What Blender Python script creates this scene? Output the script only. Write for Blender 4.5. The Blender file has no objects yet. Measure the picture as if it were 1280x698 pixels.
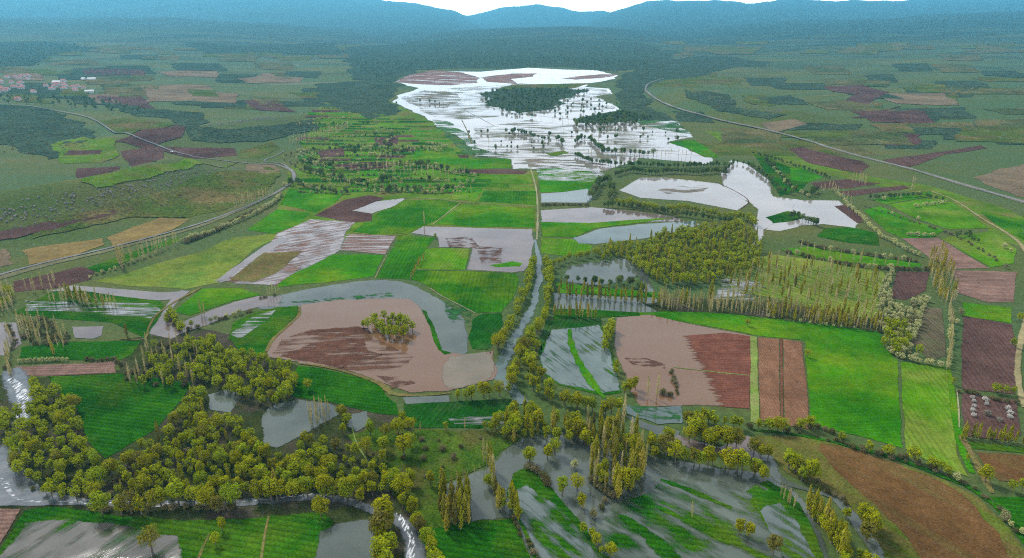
import bpy, bmesh, math, random
import numpy as np
from mathutils import Vector
from mathutils.geometry import tessellate_polygon

S = bpy.context.scene
COL = S.collection

# ------------------------------------------------------------------ camera
CAM_H, FPX, IMW, IMH, HORIZON = 150.0, 865.0, 1280, 698, 20.0
PITCH = math.atan((IMH / 2 - HORIZON) / FPX)
cam_data = bpy.data.cameras.new('camera')
cam_data.sensor_width = 36.0
cam_data.lens = 36.0 * FPX / IMW
cam_data.clip_start, cam_data.clip_end = 1.0, 40000.0
cam = bpy.data.objects.new('camera', cam_data)
COL.objects.link(cam)
cam.location = (0, 0, CAM_H)
cam.rotation_euler = (math.pi / 2 - PITCH, 0, 0)
S.camera = cam

# ------------------------------------------------------------------ sky and sun
SUN_EL, SUN_AZ = math.radians(42), math.radians(-38)
world = bpy.data.worlds.new('World')
S.world = world
world.use_nodes = True
wn, wl = world.node_tree.nodes, world.node_tree.links
wn.clear()
w_out = wn.new('ShaderNodeOutputWorld')
w_bg = wn.new('ShaderNodeBackground')
w_bg.inputs['Strength'].default_value = 0.1
w_sky = wn.new('ShaderNodeTexSky')
w_sky.sky_type = 'NISHITA'
w_sky.sun_disc = False
w_sky.sun_elevation = SUN_EL
w_sky.sun_rotation = SUN_AZ
w_sky.altitude = 1300
w_tc = wn.new('ShaderNodeTexCoord')
w_map = wn.new('ShaderNodeMapping')
w_map.inputs['Scale'].default_value = (2.0, 2.0, 5.0)
w_noise = wn.new('ShaderNodeTexNoise')
w_noise.inputs['Scale'].default_value = 1.6
w_noise.inputs['Detail'].default_value = 7
w_ramp = wn.new('ShaderNodeValToRGB')
w_ramp.color_ramp.elements[0].position = 0.3
w_ramp.color_ramp.elements[0].color = (0.7, 0.7, 0.7, 1)
w_ramp.color_ramp.elements[1].position = 0.62
w_ramp.color_ramp.elements[1].color = (1, 1, 1, 1)
w_mix = wn.new('ShaderNodeMixRGB')
w_sep = wn.new('ShaderNodeSeparateXYZ')
w_hor = wn.new('ShaderNodeValToRGB')          # cloud deck: bright open band low down, greyer overhead
w_hor.color_ramp.elements[0].position = 0.0
w_hor.color_ramp.elements[0].color = (60, 58.5, 56, 1)
w_hor.color_ramp.elements[1].position = 0.35
w_hor.color_ramp.elements[1].color = (7.6, 7.9, 8.5, 1)
w_hor.color_ramp.elements.new(0.10).color = (21, 21, 21.5, 1)
wl.new(w_tc.outputs['Generated'], w_sep.inputs[0])
wl.new(w_sep.outputs['Z'], w_hor.inputs[0])
wl.new(w_hor.outputs[0], w_mix.inputs[2])
wl.new(w_tc.outputs['Generated'], w_map.inputs[0])
wl.new(w_map.outputs[0], w_noise.inputs['Vector'])
wl.new(w_noise.outputs['Fac'], w_ramp.inputs[0])
wl.new(w_ramp.outputs[0], w_mix.inputs[0])
wl.new(w_sky.outputs[0], w_mix.inputs[1])
wl.new(w_mix.outputs[0], w_bg.inputs['Color'])
wl.new(w_bg.outputs[0], w_out.inputs['Surface'])

sun_data = bpy.data.lights.new('sun', 'SUN')
sun_data.energy = 4.0
sun_data.angle = math.radians(10)
sun_data.color = (1.0, 0.96, 0.9)
sun = bpy.data.objects.new('sun', sun_data)
COL.objects.link(sun)
sun.rotation_euler = (math.pi / 2 - SUN_EL, 0, -SUN_AZ + math.pi)
sun.location = (0, 0, 900)

S.view_settings.view_transform = 'Standard'
S.view_settings.look = 'None'
S.view_settings.gamma = 1
S.view_settings.exposure = 0.16
S.render.engine = 'CYCLES'
S.cycles.use_denoising = False
S.cycles.use_adaptive_sampling = False
S.cycles.filter_width = 1.1
S.cycles.max_bounces = 6
S.cycles.diffuse_bounces = 2
S.cycles.glossy_bounces = 3
S.cycles.transmission_bounces = 2
S.cycles.transparent_max_bounces = 12
S.cycles.volume_bounces = 0

HAZE_DENSITY = 0.00008
HAZE_COLOR = (0.18, 0.66, 1.0, 1)

# ------------------------------------------------------------------ terrain
CP, SP = math.cos(PITCH), math.sin(PITCH)


def ray(px, py):
    u, v = (px - IMW / 2) / FPX, (IMH / 2 - py) / FPX
    return u, CP + v * SP, -SP + v * CP


def flat(px, py, z=0.0):
    dx, dy, dz = ray(px, py)
    t = (z - CAM_H) / dz
    return dx * t, dy * t


def seg_bump(x, y, pts, height, width):
    best = np.full(np.shape(x), 1e9)
    for (ax, ay), (bx, by) in zip(pts[:-1], pts[1:]):
        vx, vy = bx - ax, by - ay
        k = np.clip(((x - ax) * vx + (y - ay) * vy) / (vx * vx + vy * vy), 0, 1)
        best = np.minimum(best, np.hypot(x - ax - k * vx, y - ay - k * vy))
    return height * np.exp(-(best / width) ** 2)


RIDGE_A = [flat(-160, 262, 24), flat(0, 240, 24), flat(130, 219, 24), flat(215, 206, 18)]
RIDGE_B = [flat(190, 164, 14), flat(250, 160, 14), flat(330, 150, 14), flat(385, 142, 14)]
RIDGE_C = [flat(862, 110, 16), flat(890, 121, 16), flat(930, 130, 16), flat(985, 138, 16)]

LAYERS = [  # (start y, crest y, silhouette [(px, py)], steepness, fall-off behind the crest)
    (3000, 14500, [(-600, -34), (0, -30), (250, -22), (400, -8), (470, 0), (510, 5), (545, 8), (575, 15), (600, 26), (640, 40), (700, 60)], 0.6, 1600),
    (9000, 16000, [(540, 40), (590, 20), (612, 16), (640, 9), (662, 7), (690, 11), (715, 15), (740, 15), (760, 19), (800, 40)], 1.0, 1600),
    (3200, 14000, [(690, 60), (730, 22), (748, 17), (770, 10), (792, 4), (850, 3), (905, 6), (960, 1), (1000, 4), (1080, 3), (1140, 1), (1280, -8), (1900, -18)], 0.7, 1600),
    (2700, 5600, [(400, 60), (480, 50), (520, 45), (560, 41), (620, 36), (700, 33), (760, 36), (830, 44), (900, 60)], 1.0, 1200),
    (2500, 6400, [(-700, 6), (-200, 14), (0, 20), (120, 24), (260, 23), (380, 30), (470, 38), (540, 46), (620, 60)], 1.0, 1100),
    (2600, 7000, [(760, 60), (820, 40), (880, 31), (960, 26), (1050, 24), (1160, 17), (1280, 13), (1500, 6), (1900, 0)], 1.0, 1200),
]


def hills(x, y):
    x, y = np.asarray(x, float), np.asarray(y, float)
    px = IMW / 2 + FPX * x / np.maximum(y, 60) * 0.955
    out = np.zeros(np.shape(x))
    for y0, D, sil, power, fall in LAYERS:
        sx = [p[0] for p in sil]
        sy = [p[1] for p in sil]
        py = np.interp(px, sx, sy)
        v = (IMH / 2 - py) / FPX
        top = np.maximum(0, CAM_H + D * (-SP + v * CP) / (CP + v * SP))
        k = np.clip((y - y0) / (D - y0), 0, 1)
        k = k * k * (3 - 2 * k)
        k = k ** (1 / power) if power < 1 else k
        h = top * k * np.exp(-np.maximum(0, (y - D) / fall) ** 2)
        wob = 1 + 0.07 * np.sin(x * 0.004 + y * 0.0016) * np.sin(y * 0.0035 - x * 0.0012) + 0.04 * np.sin(x * 0.012 + 1.3) * np.sin(y * 0.008) + 0.05 * np.abs(np.sin(x * 0.0026 + 0.6 * np.sin(y * 0.0011)))
        out = np.maximum(out, h * np.where(k < 1, wob, 1))
    out = out + seg_bump(x, y, RIDGE_A, 24, 44) + seg_bump(x, y, RIDGE_B, 14, 60) + seg_bump(x, y, RIDGE_C, 16, 60)
    side = np.clip((np.abs(x / np.maximum(y, 200) - 0.03) - 0.34) / 0.14, 0, 1) * np.clip((y - 850) / 500, 0, 1) * np.clip((6500 - y) / 2500, 0, 1)
    roll = np.sin(x * 0.0105 + 0.8 * np.sin(y * 0.004)) * np.sin(y * 0.0062 + 0.5) + 0.6 * np.sin(x * 0.021 - y * 0.009) + 0.5 * np.abs(np.sin(y * 0.011 + x * 0.004))
    out = out + side * (9 + 3 * roll)
    out = np.where(out < 0.15, 0, out - 0.15)
    return out


def ground(px, py, zc=0.0):
    """The point of the ground that lies zc below the sight line through a photo pixel."""
    dx, dy, dz = ray(px, py)
    if dz > -1e-3:
        dz = -1e-3
    tf = (zc - CAM_H) / dz
    tf = min(tf, 15500)
    ts = np.linspace(tf * 0.55, tf, 160)
    g = CAM_H + dz * ts - zc - hills(dx * ts, dy * ts)
    below = np.nonzero(g <= 0)[0]
    t = tf
    if len(below) and below[0] > 0:
        i = below[0]
        f = g[i - 1] / (g[i - 1] - g[i])
        t = ts[i - 1] + f * (ts[i] - ts[i - 1])
    return dx * t, dy * t


def height(x, y):
    return float(hills(np.array([x]), np.array([y]))[0])


def px_per_m(x, y, z=0.0):
    depth = y * CP - (z - CAM_H) * SP
    return FPX / depth


def to_px(x, y, z):
    dx, dy, dz = x, y, z - CAM_H
    depth = dy * CP - dz * SP
    up = dy * SP + dz * CP
    return IMW / 2 + FPX * dx / depth, IMH / 2 - FPX * up / depth


# ------------------------------------------------------------------ materials
def new_mat(name):
    m = bpy.data.materials.new(name)
    m.use_nodes = True
    nt = m.node_tree
    nt.nodes.clear()
    out = nt.nodes.new('ShaderNodeOutputMaterial')
    return m, nt.nodes, nt.links, out


def n_pos(n, l, angle=0.0, scale=(1, 1, 1)):
    g = n.new('ShaderNodeNewGeometry')
    mp = n.new('ShaderNodeMapping')
    mp.vector_type = 'TEXTURE'
    mp.inputs['Rotation'].default_value = (0, 0, angle)
    mp.inputs['Scale'].default_value = scale
    l.new(g.outputs['Position'], mp.inputs['Vector'])
    return mp.outputs['Vector']


def n_noise(n, l, vec, scale, detail=3.0, rough=0.55):
    t = n.new('ShaderNodeTexNoise')
    t.inputs['Scale'].default_value = scale
    t.inputs['Detail'].default_value = detail
    t.inputs['Roughness'].default_value = rough
    l.new(vec, t.inputs['Vector'])
    return t.outputs['Fac']


def n_range(n, l, val, a, b, c=0.0, d=1.0):
    r = n.new('ShaderNodeMapRange')
    r.inputs['From Min'].default_value, r.inputs['From Max'].default_value = a, b
    r.inputs['To Min'].default_value, r.inputs['To Max'].default_value = c, d
    l.new(val, r.inputs['Value'])
    return r.outputs['Result']


def n_math(n, l, op, a, b):
    m = n.new('ShaderNodeMath')
    m.operation = op
    for i, v in enumerate((a, b)):
        if isinstance(v, (int, float)):
            m.inputs[i].default_value = v
        else:
            l.new(v, m.inputs[i])
    return m.outputs[0]


def n_mix(n, l, fac, a, b, blend='MIX'):
    m = n.new('ShaderNodeMixRGB')
    m.blend_type = blend
    for i, v in ((0, fac), (1, a), (2, b)):
        if isinstance(v, (int, float)):
            m.inputs[i].default_value = v
        elif isinstance(v, tuple):
            m.inputs[i].default_value = (v + (1,))[:4]
        else:
            l.new(v, m.inputs[i])
    return m.outputs[0]


def n_mask(n, l, mask):
    """Where a sheet is present: streaky noise along an angle, with an optional slope across the land."""
    vec = n_pos(n, l, mask.get('angle', 0), (mask.get('long', 12.0), mask.get('short', 1.5), 1))
    val = n_noise(n, l, vec, 1.0, 4.0, 0.6)
    if 'patch' in mask:
        v2 = n_noise(n, l, n_pos(n, l), 1.0 / mask['patch'], 2.0)
        val = n_math(n, l, 'ADD', n_math(n, l, 'MULTIPLY', val, 0.6), n_math(n, l, 'MULTIPLY', v2, 0.4))
    if 'grad' in mask:
        (ax, ay), (bx, by), k = mask['grad']   # value 0 at a, k at b
        g = n.new('ShaderNodeNewGeometry')
        d = n.new('ShaderNodeVectorMath')
        d.operation = 'DOT_PRODUCT'
        vx, vy = bx - ax, by - ay
        ll = vx * vx + vy * vy
        d.inputs[1].default_value = (vx / ll, vy / ll, 0)
        l.new(g.outputs['Position'], d.inputs[0])
        s = n_math(n, l, 'SUBTRACT', d.outputs['Value'], (ax * vx + ay * vy) / ll)
        s = n_range(n, l, s, 0, 1, -0.5 * k, 0.5 * k)
        val = n_math(n, l, 'ADD', val, s)
    th, w = mask.get('at', 0.5), mask.get('soft', 0.03)
    return n_range(n, l, val, th - w, th + w)


def finish(n, l, out, bsdf, mask):
    """Mix with what lies beneath: always ragged over the last metres of the margin, and by a mask if there is one."""
    at = n.new('ShaderNodeAttribute')
    at.attribute_name = 'edge'
    v = n_noise(n, l, n_pos(n, l), 0.55, 4.0, 0.65)
    e = n_math(n, l, 'ADD', n_math(n, l, 'MULTIPLY', at.outputs['Fac'], 1.5), n_math(n, l, 'MULTIPLY', v, 1.2))
    f = n_range(n, l, e, 0.95, 1.3)
    if mask is not None:
        f = n_math(n, l, 'MULTIPLY', f, n_mask(n, l, mask))
    tr = n.new('ShaderNodeBsdfTransparent')
    mx = n.new('ShaderNodeMixShader')
    l.new(f, mx.inputs[0])
    l.new(tr.outputs[0], mx.inputs[1])
    l.new(bsdf, mx.inputs[2])
    l.new(mx.outputs[0], out.inputs['Surface'])


def land(name, a, b, patch=25.0, fine=0.8, grain=0.35, rows=None, c=None, mask=None, streak=None, tram=False):
    """Crop, grass or soil: two tones in patches, fine grain, optional drill rows (angle, spacing, strength)."""
    m, n, l, out = new_mat(name)
    pos = n_pos(n, l)
    f = n_range(n, l, n_noise(n, l, pos, 1.0 / patch, 4.0, 0.6), 0.32, 0.68)
    col = n_mix(n, l, f, a, b)
    if c is not None:
        f2 = n_range(n, l, n_noise(n, l, pos, 0.37 / patch, 5.0, 0.65), 0.48, 0.62)
        col = n_mix(n, l, f2, col, c)
    if streak is not None:
        ang, lg, sh, scol, amt = streak
        f3 = n_range(n, l, n_noise(n, l, n_pos(n, l, ang, (lg, sh, 1)), 1.0, 3.0), 0.5, 0.7, 0, amt)
        col = n_mix(n, l, f3, col, scol)
    g = n_range(n, l, n_noise(n, l, pos, 1.0 / fine, 2.0, 0.7), 0.25, 0.75, 1 - grain * 1.35, 1 + grain * 1.35)
    g = n_math(n, l, 'MULTIPLY', g, n_range(n, l, n_noise(n, l, pos, 0.22, 4.0, 0.6), 0.3, 0.7, 0.82, 1.18))
    g = n_math(n, l, 'MULTIPLY', g, n_range(n, l, n_noise(n, l, pos, 0.022, 3.0, 0.6), 0.3, 0.7, 0.72, 1.26))
    if tram:
        w2 = n.new('ShaderNodeTexWave')
        w2.wave_type = 'BANDS'
        w2.bands_direction = 'Y'
        w2.inputs['Distortion'].default_value = 0.6
        w2.inputs['Detail'].default_value = 1
        l.new(n_pos(n, l, rows[0], (36, 36, 1)), w2.inputs['Vector'])
        g = n_math(n, l, 'MULTIPLY', g, n_range(n, l, w2.outputs['Fac'], 0.94, 0.995, 1.0, 0.78))
    if rows is not None:
        ang, gap, amt = rows
        w = n.new('ShaderNodeTexWave')
        w.wave_type = 'BANDS'
        w.bands_direction = 'Y'
        w.inputs['Scale'].default_value = 1.0
        w.inputs['Distortion'].default_value = 1.2
        w.inputs['Detail'].default_value = 2
        w.inputs['Detail Scale'].default_value = 0.6
        l.new(n_pos(n, l, ang, (gap * 3.3, gap * 3.3, 1)), w.inputs['Vector'])
        lines = n_noise(n, l, n_pos(n, l, ang, (60, gap * 1.6, 1)), 1.0, 2.0)
        g = n_math(n, l, 'MULTIPLY', g, n_range(n, l, w.outputs['Fac'], 0, 1, 1 - amt, 1 + amt))
        g = n_math(n, l, 'MULTIPLY', g, n_range(n, l, lines, 0.3, 0.7, 1 - amt, 1 + amt))
    col = n_mix(n, l, 1.0, col, g, 'MULTIPLY')
    b_ = n.new('ShaderNodeBsdfPrincipled')
    b_.inputs['Roughness'].default_value = 0.95
    b_.inputs['Specular IOR Level'].default_value = 0.0
    l.new(col, b_.inputs['Base Color'])
    finish(n, l, out, b_.outputs[0], mask)
    return m


def water(name, a, b, patch=30.0, rough=0.04, bump=0.006, mask=None, angle=0.0, long=1.0):
    m, n, l, out = new_mat(name)
    pos = n_pos(n, l, angle, (long, 1, 1))
    f = n_range(n, l, n_noise(n, l, pos, 1.0 / patch, 5.0, 0.6), 0.35, 0.65)
    col = n_mix(n, l, f, tuple(v * 0.82 for v in a), tuple(v * 1.12 for v in b))
    b_ = n.new('ShaderNodeBsdfPrincipled')
    l.new(n_range(n, l, n_noise(n, l, n_pos(n, l, 0.5, (3, 1, 1)), 0.05, 4.0, 0.6), 0.4, 0.65, rough * 0.35, rough + 0.05), b_.inputs['Roughness'])
    b_.inputs['IOR'].default_value = 1.55
    l.new(col, b_.inputs['Base Color'])
    bp = n.new('ShaderNodeBump')
    bp.inputs['Strength'].default_value = 1.0
    bp.inputs['Distance'].default_value = bump
    l.new(n_noise(n, l, n_pos(n, l, 0.4, (2.2, 1, 1)), 0.7, 2.0), bp.inputs['Height'])
    l.new(bp.outputs[0], b_.inputs['Normal'])
    finish(n, l, out, b_.outputs[0], mask)
    return m


def leaf_mat(name, a, b, c):
    """Leaves and twigs: tone per leaf clump and per tree, a little light shining through."""
    m, n, l, out = new_mat(name)
    at = n.new('ShaderNodeAttribute')
    at.attribute_name = 'tone'
    oi = n.new('ShaderNodeObjectInfo')
    col = n_mix(n, l, at.outputs['Fac'], a, b)
    col = n_mix(n, l, n_range(n, l, oi.outputs['Random'], 0.45, 1.0, 0, 0.75), col, c)
    col = n_mix(n, l, n_range(n, l, oi.outputs['Random'], 0.16, 0.02, 0, 0.55), col, (0.20, 0.15, 0.06))
    hv = n.new('ShaderNodeHueSaturation')
    l.new(n_range(n, l, oi.outputs['Random'], 0, 1, 0.7, 1.25), hv.inputs['Value'])
    l.new(col, hv.inputs['Color'])
    d = n.new('ShaderNodeBsdfDiffuse')
    t = n.new('ShaderNodeBsdfTranslucent')
    mx = n.new('ShaderNodeMixShader')
    mx.inputs[0].default_value = 0.28
    l.new(hv.outputs[0], d.inputs[0])
    l.new(hv.outputs[0], t.inputs[0])
    l.new(d.outputs[0], mx.inputs[1])
    l.new(t.outputs[0], mx.inputs[2])
    l.new(mx.outputs[0], out.inputs['Surface'])
    return m


def plain(name, col, grain=0.25, scale=2.0, rough=0.85):
    m, n, l, out = new_mat(name)
    g = n_range(n, l, n_noise(n, l, n_pos(n, l), scale, 3.0), 0.3, 0.7, 1 - grain, 1 + grain)
    b_ = n.new('ShaderNodeBsdfPrincipled')
    b_.inputs['Roughness'].default_value = rough
    l.new(n_mix(n, l, 1.0, col, g, 'MULTIPLY'), b_.inputs['Base Color'])
    l.new(b_.outputs[0], out.inputs['Surface'])
    return m


R = math.radians
M = {
    'ground': land('valley_turf', (0.06, 0.11, 0.015), (0.10, 0.125, 0.02), 40, 1.5, 0.35, c=(0.14, 0.12, 0.035)),
    'crop': land('bright_crop', (0.018, 0.12, 0.002), (0.045, 0.165, 0.003), 22, 0.7, 0.28, rows=(R(4), 2.2, 0.05), c=(0.085, 0.16, 0.005), tram=True),
    'crop_steep': land('bright_crop_drilled_lengthwise', (0.013, 0.085, 0.002), (0.030, 0.125, 0.003), 22, 0.7, 0.28, rows=(R(88), 2.4, 0.08), c=(0.075, 0.15, 0.005), tram=True),
    'crop_light': land('yellow_green_crop', (0.045, 0.145, 0.003), (0.075, 0.175, 0.004), 18, 0.7, 0.25, rows=(R(80), 2.0, 0.08), c=(0.12, 0.17, 0.02), tram=True),
    'crop_deep': land('deep_green_crop', (0.008, 0.060, 0.002), (0.020, 0.095, 0.003), 20, 0.7, 0.32, rows=(R(-12), 2.2, 0.14), c=(0.05, 0.10, 0.005), tram=True),  # cloud shade and lens falloff over the lower fields are put into this darker green
    'crop_dark': land('dark_wet_crop', (0.006, 0.050, 0.004), (0.012, 0.070, 0.005), 15, 0.6, 0.3, rows=(R(70), 2.0, 0.1), c=(0.03, 0.07, 0.015), tram=True),
    'meadow': land('meadow_grass', (0.055, 0.125, 0.005), (0.10, 0.155, 0.018), 12, 0.9, 0.4, c=(0.12, 0.115, 0.03)),
    'meadow_dark': land('dark_rough_meadow', (0.028, 0.070, 0.006), (0.060, 0.098, 0.010), 9, 0.8, 0.45, c=(0.075, 0.075, 0.018)),
    'meadow_yellow': land('yellowish_meadow', (0.11, 0.165, 0.02), (0.15, 0.18, 0.025), 14, 0.9, 0.35, c=(0.08, 0.14, 0.02), streak=(R(30), 30, 3, (0.16, 0.13, 0.05), 0.5)),
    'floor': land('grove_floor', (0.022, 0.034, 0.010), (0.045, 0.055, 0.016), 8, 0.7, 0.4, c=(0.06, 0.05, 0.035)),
    'soil': land('ploughed_soil', (0.135, 0.068, 0.038), (0.175, 0.09, 0.052), 18, 0.6, 0.28, rows=(R(86), 1.1, 0.10)),
    'soil_red': land('wet_red_soil', (0.105, 0.042, 0.026), (0.135, 0.055, 0.034), 10, 0.6, 0.3, rows=(R(-4), 1.7, 0.14)),
    'soil_dark': land('dark_purple_soil', (0.065, 0.036, 0.030), (0.09, 0.05, 0.04), 25, 0.7, 0.28, rows=(R(75), 2.0, 0.12)),
    'soil_brown': land('brown_tilled_soil', (0.085, 0.045, 0.016), (0.125, 0.065, 0.024), 22, 0.55, 0.34, rows=(R(124), 1.1, 0.06), streak=(R(124), 60, 5, (0.09, 0.085, 0.025), 0.5)),
    'soil_olive': land('weedy_headland', (0.075, 0.09, 0.016), (0.115, 0.085, 0.026), 14, 0.7, 0.35, streak=(R(124), 50, 4, (0.055, 0.11, 0.005), 0.8)),
    'soil_tan': land('tan_stubble', (0.17, 0.12, 0.042), (0.20, 0.145, 0.055), 25, 0.9, 0.2, rows=(R(25), 2.5, 0.07)),
    'soil_mauve': land('mauve_soil', (0.15, 0.09, 0.068), (0.19, 0.115, 0.09), 16, 0.7, 0.3, rows=(R(3), 2.0, 0.18)),
    'soil_grey': land('grey_green_fallow', (0.085, 0.085, 0.04), (0.105, 0.08, 0.05), 10, 0.7, 0.3, rows=(R(84), 1.8, 0.14)),
    'bank': land('dry_bank', (0.15, 0.10, 0.04), (0.10, 0.11, 0.03), 6, 0.6, 0.4),
    'verge': land('grassy_verge', (0.12, 0.19, 0.03), (0.17, 0.18, 0.06), 8, 0.6, 0.3),
    'road': land('asphalt_road', (0.15, 0.15, 0.15), (0.19, 0.185, 0.18), 20, 0.9, 0.12),
    'shoulder': land('gravel_shoulder', (0.14, 0.125, 0.075), (0.11, 0.115, 0.05), 12, 0.9, 0.25),
    'track': land('dirt_track', (0.25, 0.20, 0.11), (0.20, 0.18, 0.08), 8, 0.7, 0.25),
    'pale': land('pale_dry_line', (0.24, 0.22, 0.13), (0.19, 0.19, 0.09), 8, 0.7, 0.25),
    'steppe': land('steppe_grass', (0.07, 0.078, 0.026), (0.11, 0.09, 0.036), 45, 3, 0.45, c=(0.045, 0.07, 0.022)),
    'steppe_green': land('greener_steppe', (0.045, 0.08, 0.012), (0.075, 0.09, 0.016), 30, 2.2, 0.45, c=(0.11, 0.085, 0.032)),
    'scrub': land('dark_scrub', (0.026, 0.050, 0.028), (0.05, 0.068, 0.036), 15, 4, 0.5),
    'pinkish': land('pink_dry_ground', (0.13, 0.10, 0.06), (0.165, 0.12, 0.075), 30, 2, 0.25),
    'rock': plain('pale_grey_limestone', (0.13, 0.115, 0.10), 0.35, 0.6),
    'bark': plain('grey_brown_bark', (0.12, 0.095, 0.07), 0.35, 3),
    'bark_pale': plain('pale_poplar_bark', (0.33, 0.28, 0.2), 0.25, 3),
    'wood': plain('weathered_pole_wood', (0.40, 0.38, 0.34), 0.15, 3),
    'plaster': plain('white_plaster', (0.52, 0.49, 0.46), 0.2, 0.5),
    'tile': plain('red_roof_tile', (0.30, 0.10, 0.08), 0.35, 0.6),
    'tin': plain('pale_tin_roof', (0.33, 0.34, 0.36), 0.2, 0.4, 0.5),
    'glass': plain('dark_window_glass', (0.04, 0.05, 0.06), 0.1, 1, 0.1),
    'paint': plain('white_car_paint', (0.8, 0.8, 0.8), 0.03, 1, 0.3),
    'rubber': plain('black_rubber', (0.03, 0.03, 0.03), 0.1, 4),
    'w_lake': water('bright_lake_water', (0.20, 0.18, 0.165), (0.24, 0.215, 0.195), 80, 0.10, 0.01),
    'w_grey': water('grey_flood_water', (0.060, 0.074, 0.058), (0.082, 0.096, 0.076), 30, 0.04, 0.005),
    'w_teal': water('teal_flood_water', (0.06, 0.09, 0.078), (0.085, 0.12, 0.105), 25, 0.05, 0.005),
    'w_mud': water('pink_muddy_water', (0.18, 0.090, 0.042), (0.145, 0.080, 0.042), 22, 0.10, 0.004, angle=R(3), long=5),
    'w_lilac': water('lilac_muddy_water', (0.125, 0.092, 0.08), (0.15, 0.115, 0.10), 25, 0.06, 0.004),
    'w_silt': water('olive_silty_water', (0.15, 0.12, 0.07), (0.165, 0.122, 0.08), 25, 0.06, 0.004),
    'w_stream': water('dark_stream_water', (0.075, 0.085, 0.09), (0.11, 0.115, 0.115), 8, 0.08, 0.03),
}
# flooded fields: water that lets the crop or the furrows through in streaks
M['wm_left'] = water('flood_over_left_crop', (0.105, 0.095, 0.078), (0.125, 0.11, 0.09), 20, 0.05, 0.005, mask=dict(angle=R(62), long=22, short=4, at=0.46, patch=16, soft=0.07))
M['wm_furrow'] = water('flood_in_furrows', (0.20, 0.165, 0.155), (0.24, 0.195, 0.185), 20, 0.07, 0.004, mask=dict(angle=R(32), long=14, short=2.2, at=0.49, patch=22, soft=0.06))
M['wm_rows'] = water('flood_between_rows', (0.24, 0.20, 0.19), (0.26, 0.22, 0.21), 20, 0.07, 0.004, mask=dict(angle=R(2), long=40, short=1.6, at=0.53, soft=0.05))
M['wm_crop'] = water('flood_in_crop_rows', (0.09, 0.125, 0.112), (0.115, 0.145, 0.13), 20, 0.05, 0.005, mask=dict(angle=R(-62), long=22, short=1.3, at=0.42, patch=14, soft=0.06))
M['wm_diag'] = water('flood_over_lower_crop', (0.066, 0.086, 0.062), (0.088, 0.104, 0.078), 25, 0.04, 0.005, mask=dict(angle=R(-40), long=20, short=4.5, at=0.50, patch=13, soft=0.06))
M['wm_diag_half'] = water('flood_half_over_crop', (0.085, 0.11, 0.10), (0.105, 0.13, 0.118), 25, 0.04, 0.005, mask=dict(angle=R(-52), long=20, short=3.2, at=0.5, patch=11, soft=0.06))
M['wm_wet'] = water('thin_flood_in_crop', (0.2, 0.2, 0.185), (0.24, 0.23, 0.22), 20, 0.06, 0.004, mask=dict(angle=R(3), long=20, short=1.8, at=0.52, patch=14, soft=0.06))
M['foam'] = land('stream_foam', (0.62, 0.64, 0.66), (0.75, 0.76, 0.78), 4, 0.5, 0.1, mask=dict(angle=R(20), long=2.2, short=0.6, at=0.57, soft=0.07))
M['foam_down'] = land('stream_foam_downhill', (0.62, 0.64, 0.66), (0.75, 0.76, 0.78), 4, 0.5, 0.1, mask=dict(angle=R(80), long=2.6, short=0.6, at=0.54, soft=0.07))
M['mud_streak'] = land('emerging_mud', (0.085, 0.040, 0.026), (0.11, 0.052, 0.034), 10, 0.6, 0.3, mask=dict(angle=R(4), long=24, short=2.0, at=0.45, patch=9, soft=0.06))
M['mud_wide'] = land('shallow_brown_mud', (0.10, 0.05, 0.032), (0.13, 0.066, 0.042), 12, 0.7, 0.3, mask=dict(angle=R(5), long=34, short=3.0, at=0.53, patch=16, soft=0.07))
M['mud_thin'] = land('emerging_mud_traces', (0.09, 0.048, 0.035), (0.12, 0.062, 0.045), 10, 0.6, 0.3, mask=dict(angle=R(4), long=9, short=1.6, at=0.52, patch=7, soft=0.06))
M['weed_thin'] = land('drowned_weeds', (0.02, 0.09, 0.02), (0.03, 0.11, 0.03), 10, 0.6, 0.3, mask=dict(angle=R(-20), long=6, short=2.0, at=0.52, patch=7, soft=0.06))
M['mudbar'] = land('lake_mud_bar', (0.17, 0.10, 0.085), (0.20, 0.12, 0.10), 30, 2, 0.25, mask=dict(angle=R(2), long=70, short=12, at=0.42, soft=0.06))
M['lakeweed'] = land('reed_patches', (0.14, 0.13, 0.09), (0.17, 0.14, 0.11), 30, 2, 0.25, mask=dict(angle=R(-12), long=40, short=9, at=0.53, soft=0.05))
M['lakeshow'] = land('reeds_and_mud', (0.15, 0.12, 0.08), (0.12, 0.13, 0.07), 30, 2, 0.25, mask=dict(angle=R(-4), long=46, short=7, at=0.555, patch=60, soft=0.06))
M['shoreweed'] = land('drowned_shore_grass', (0.03, 0.10, 0.03), (0.06, 0.12, 0.04), 30, 2, 0.25, mask=dict(angle=R(-4), long=36, short=6, at=0.48, patch=40, soft=0.05))
gx0, gx1 = flat(858, 465), flat(905, 465)
M['mud_shore'] = land('soil_rising_from_water', (0.115, 0.045, 0.03), (0.14, 0.056, 0.036), 10, 0.6, 0.3, rows=(R(-4), 1.7, 0.12), mask=dict(angle=R(-3), long=34, short=1.5, at=0.5, soft=0.06, grad=(gx0, gx1, 1.0)))
M['leaf_willow'] = leaf_mat('willow_leaves', (0.19, 0.21, 0.005), (0.45, 0.42, 0.008), (0.15, 0.23, 0.010))
M['leaf_far'] = leaf_mat('dark_willow_leaves', (0.07, 0.13, 0.03), (0.14, 0.21, 0.04), (0.15, 0.18, 0.04))
M['leaf_poplar'] = leaf_mat('poplar_leaves', (0.21, 0.225, 0.010), (0.40, 0.37, 0.012), (0.32, 0.24, 0.04))
M['leaf_bare'] = leaf_mat('bare_poplar_twigs', (0.38, 0.33, 0.09), (0.54, 0.46, 0.14), (0.42, 0.33, 0.20))
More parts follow.
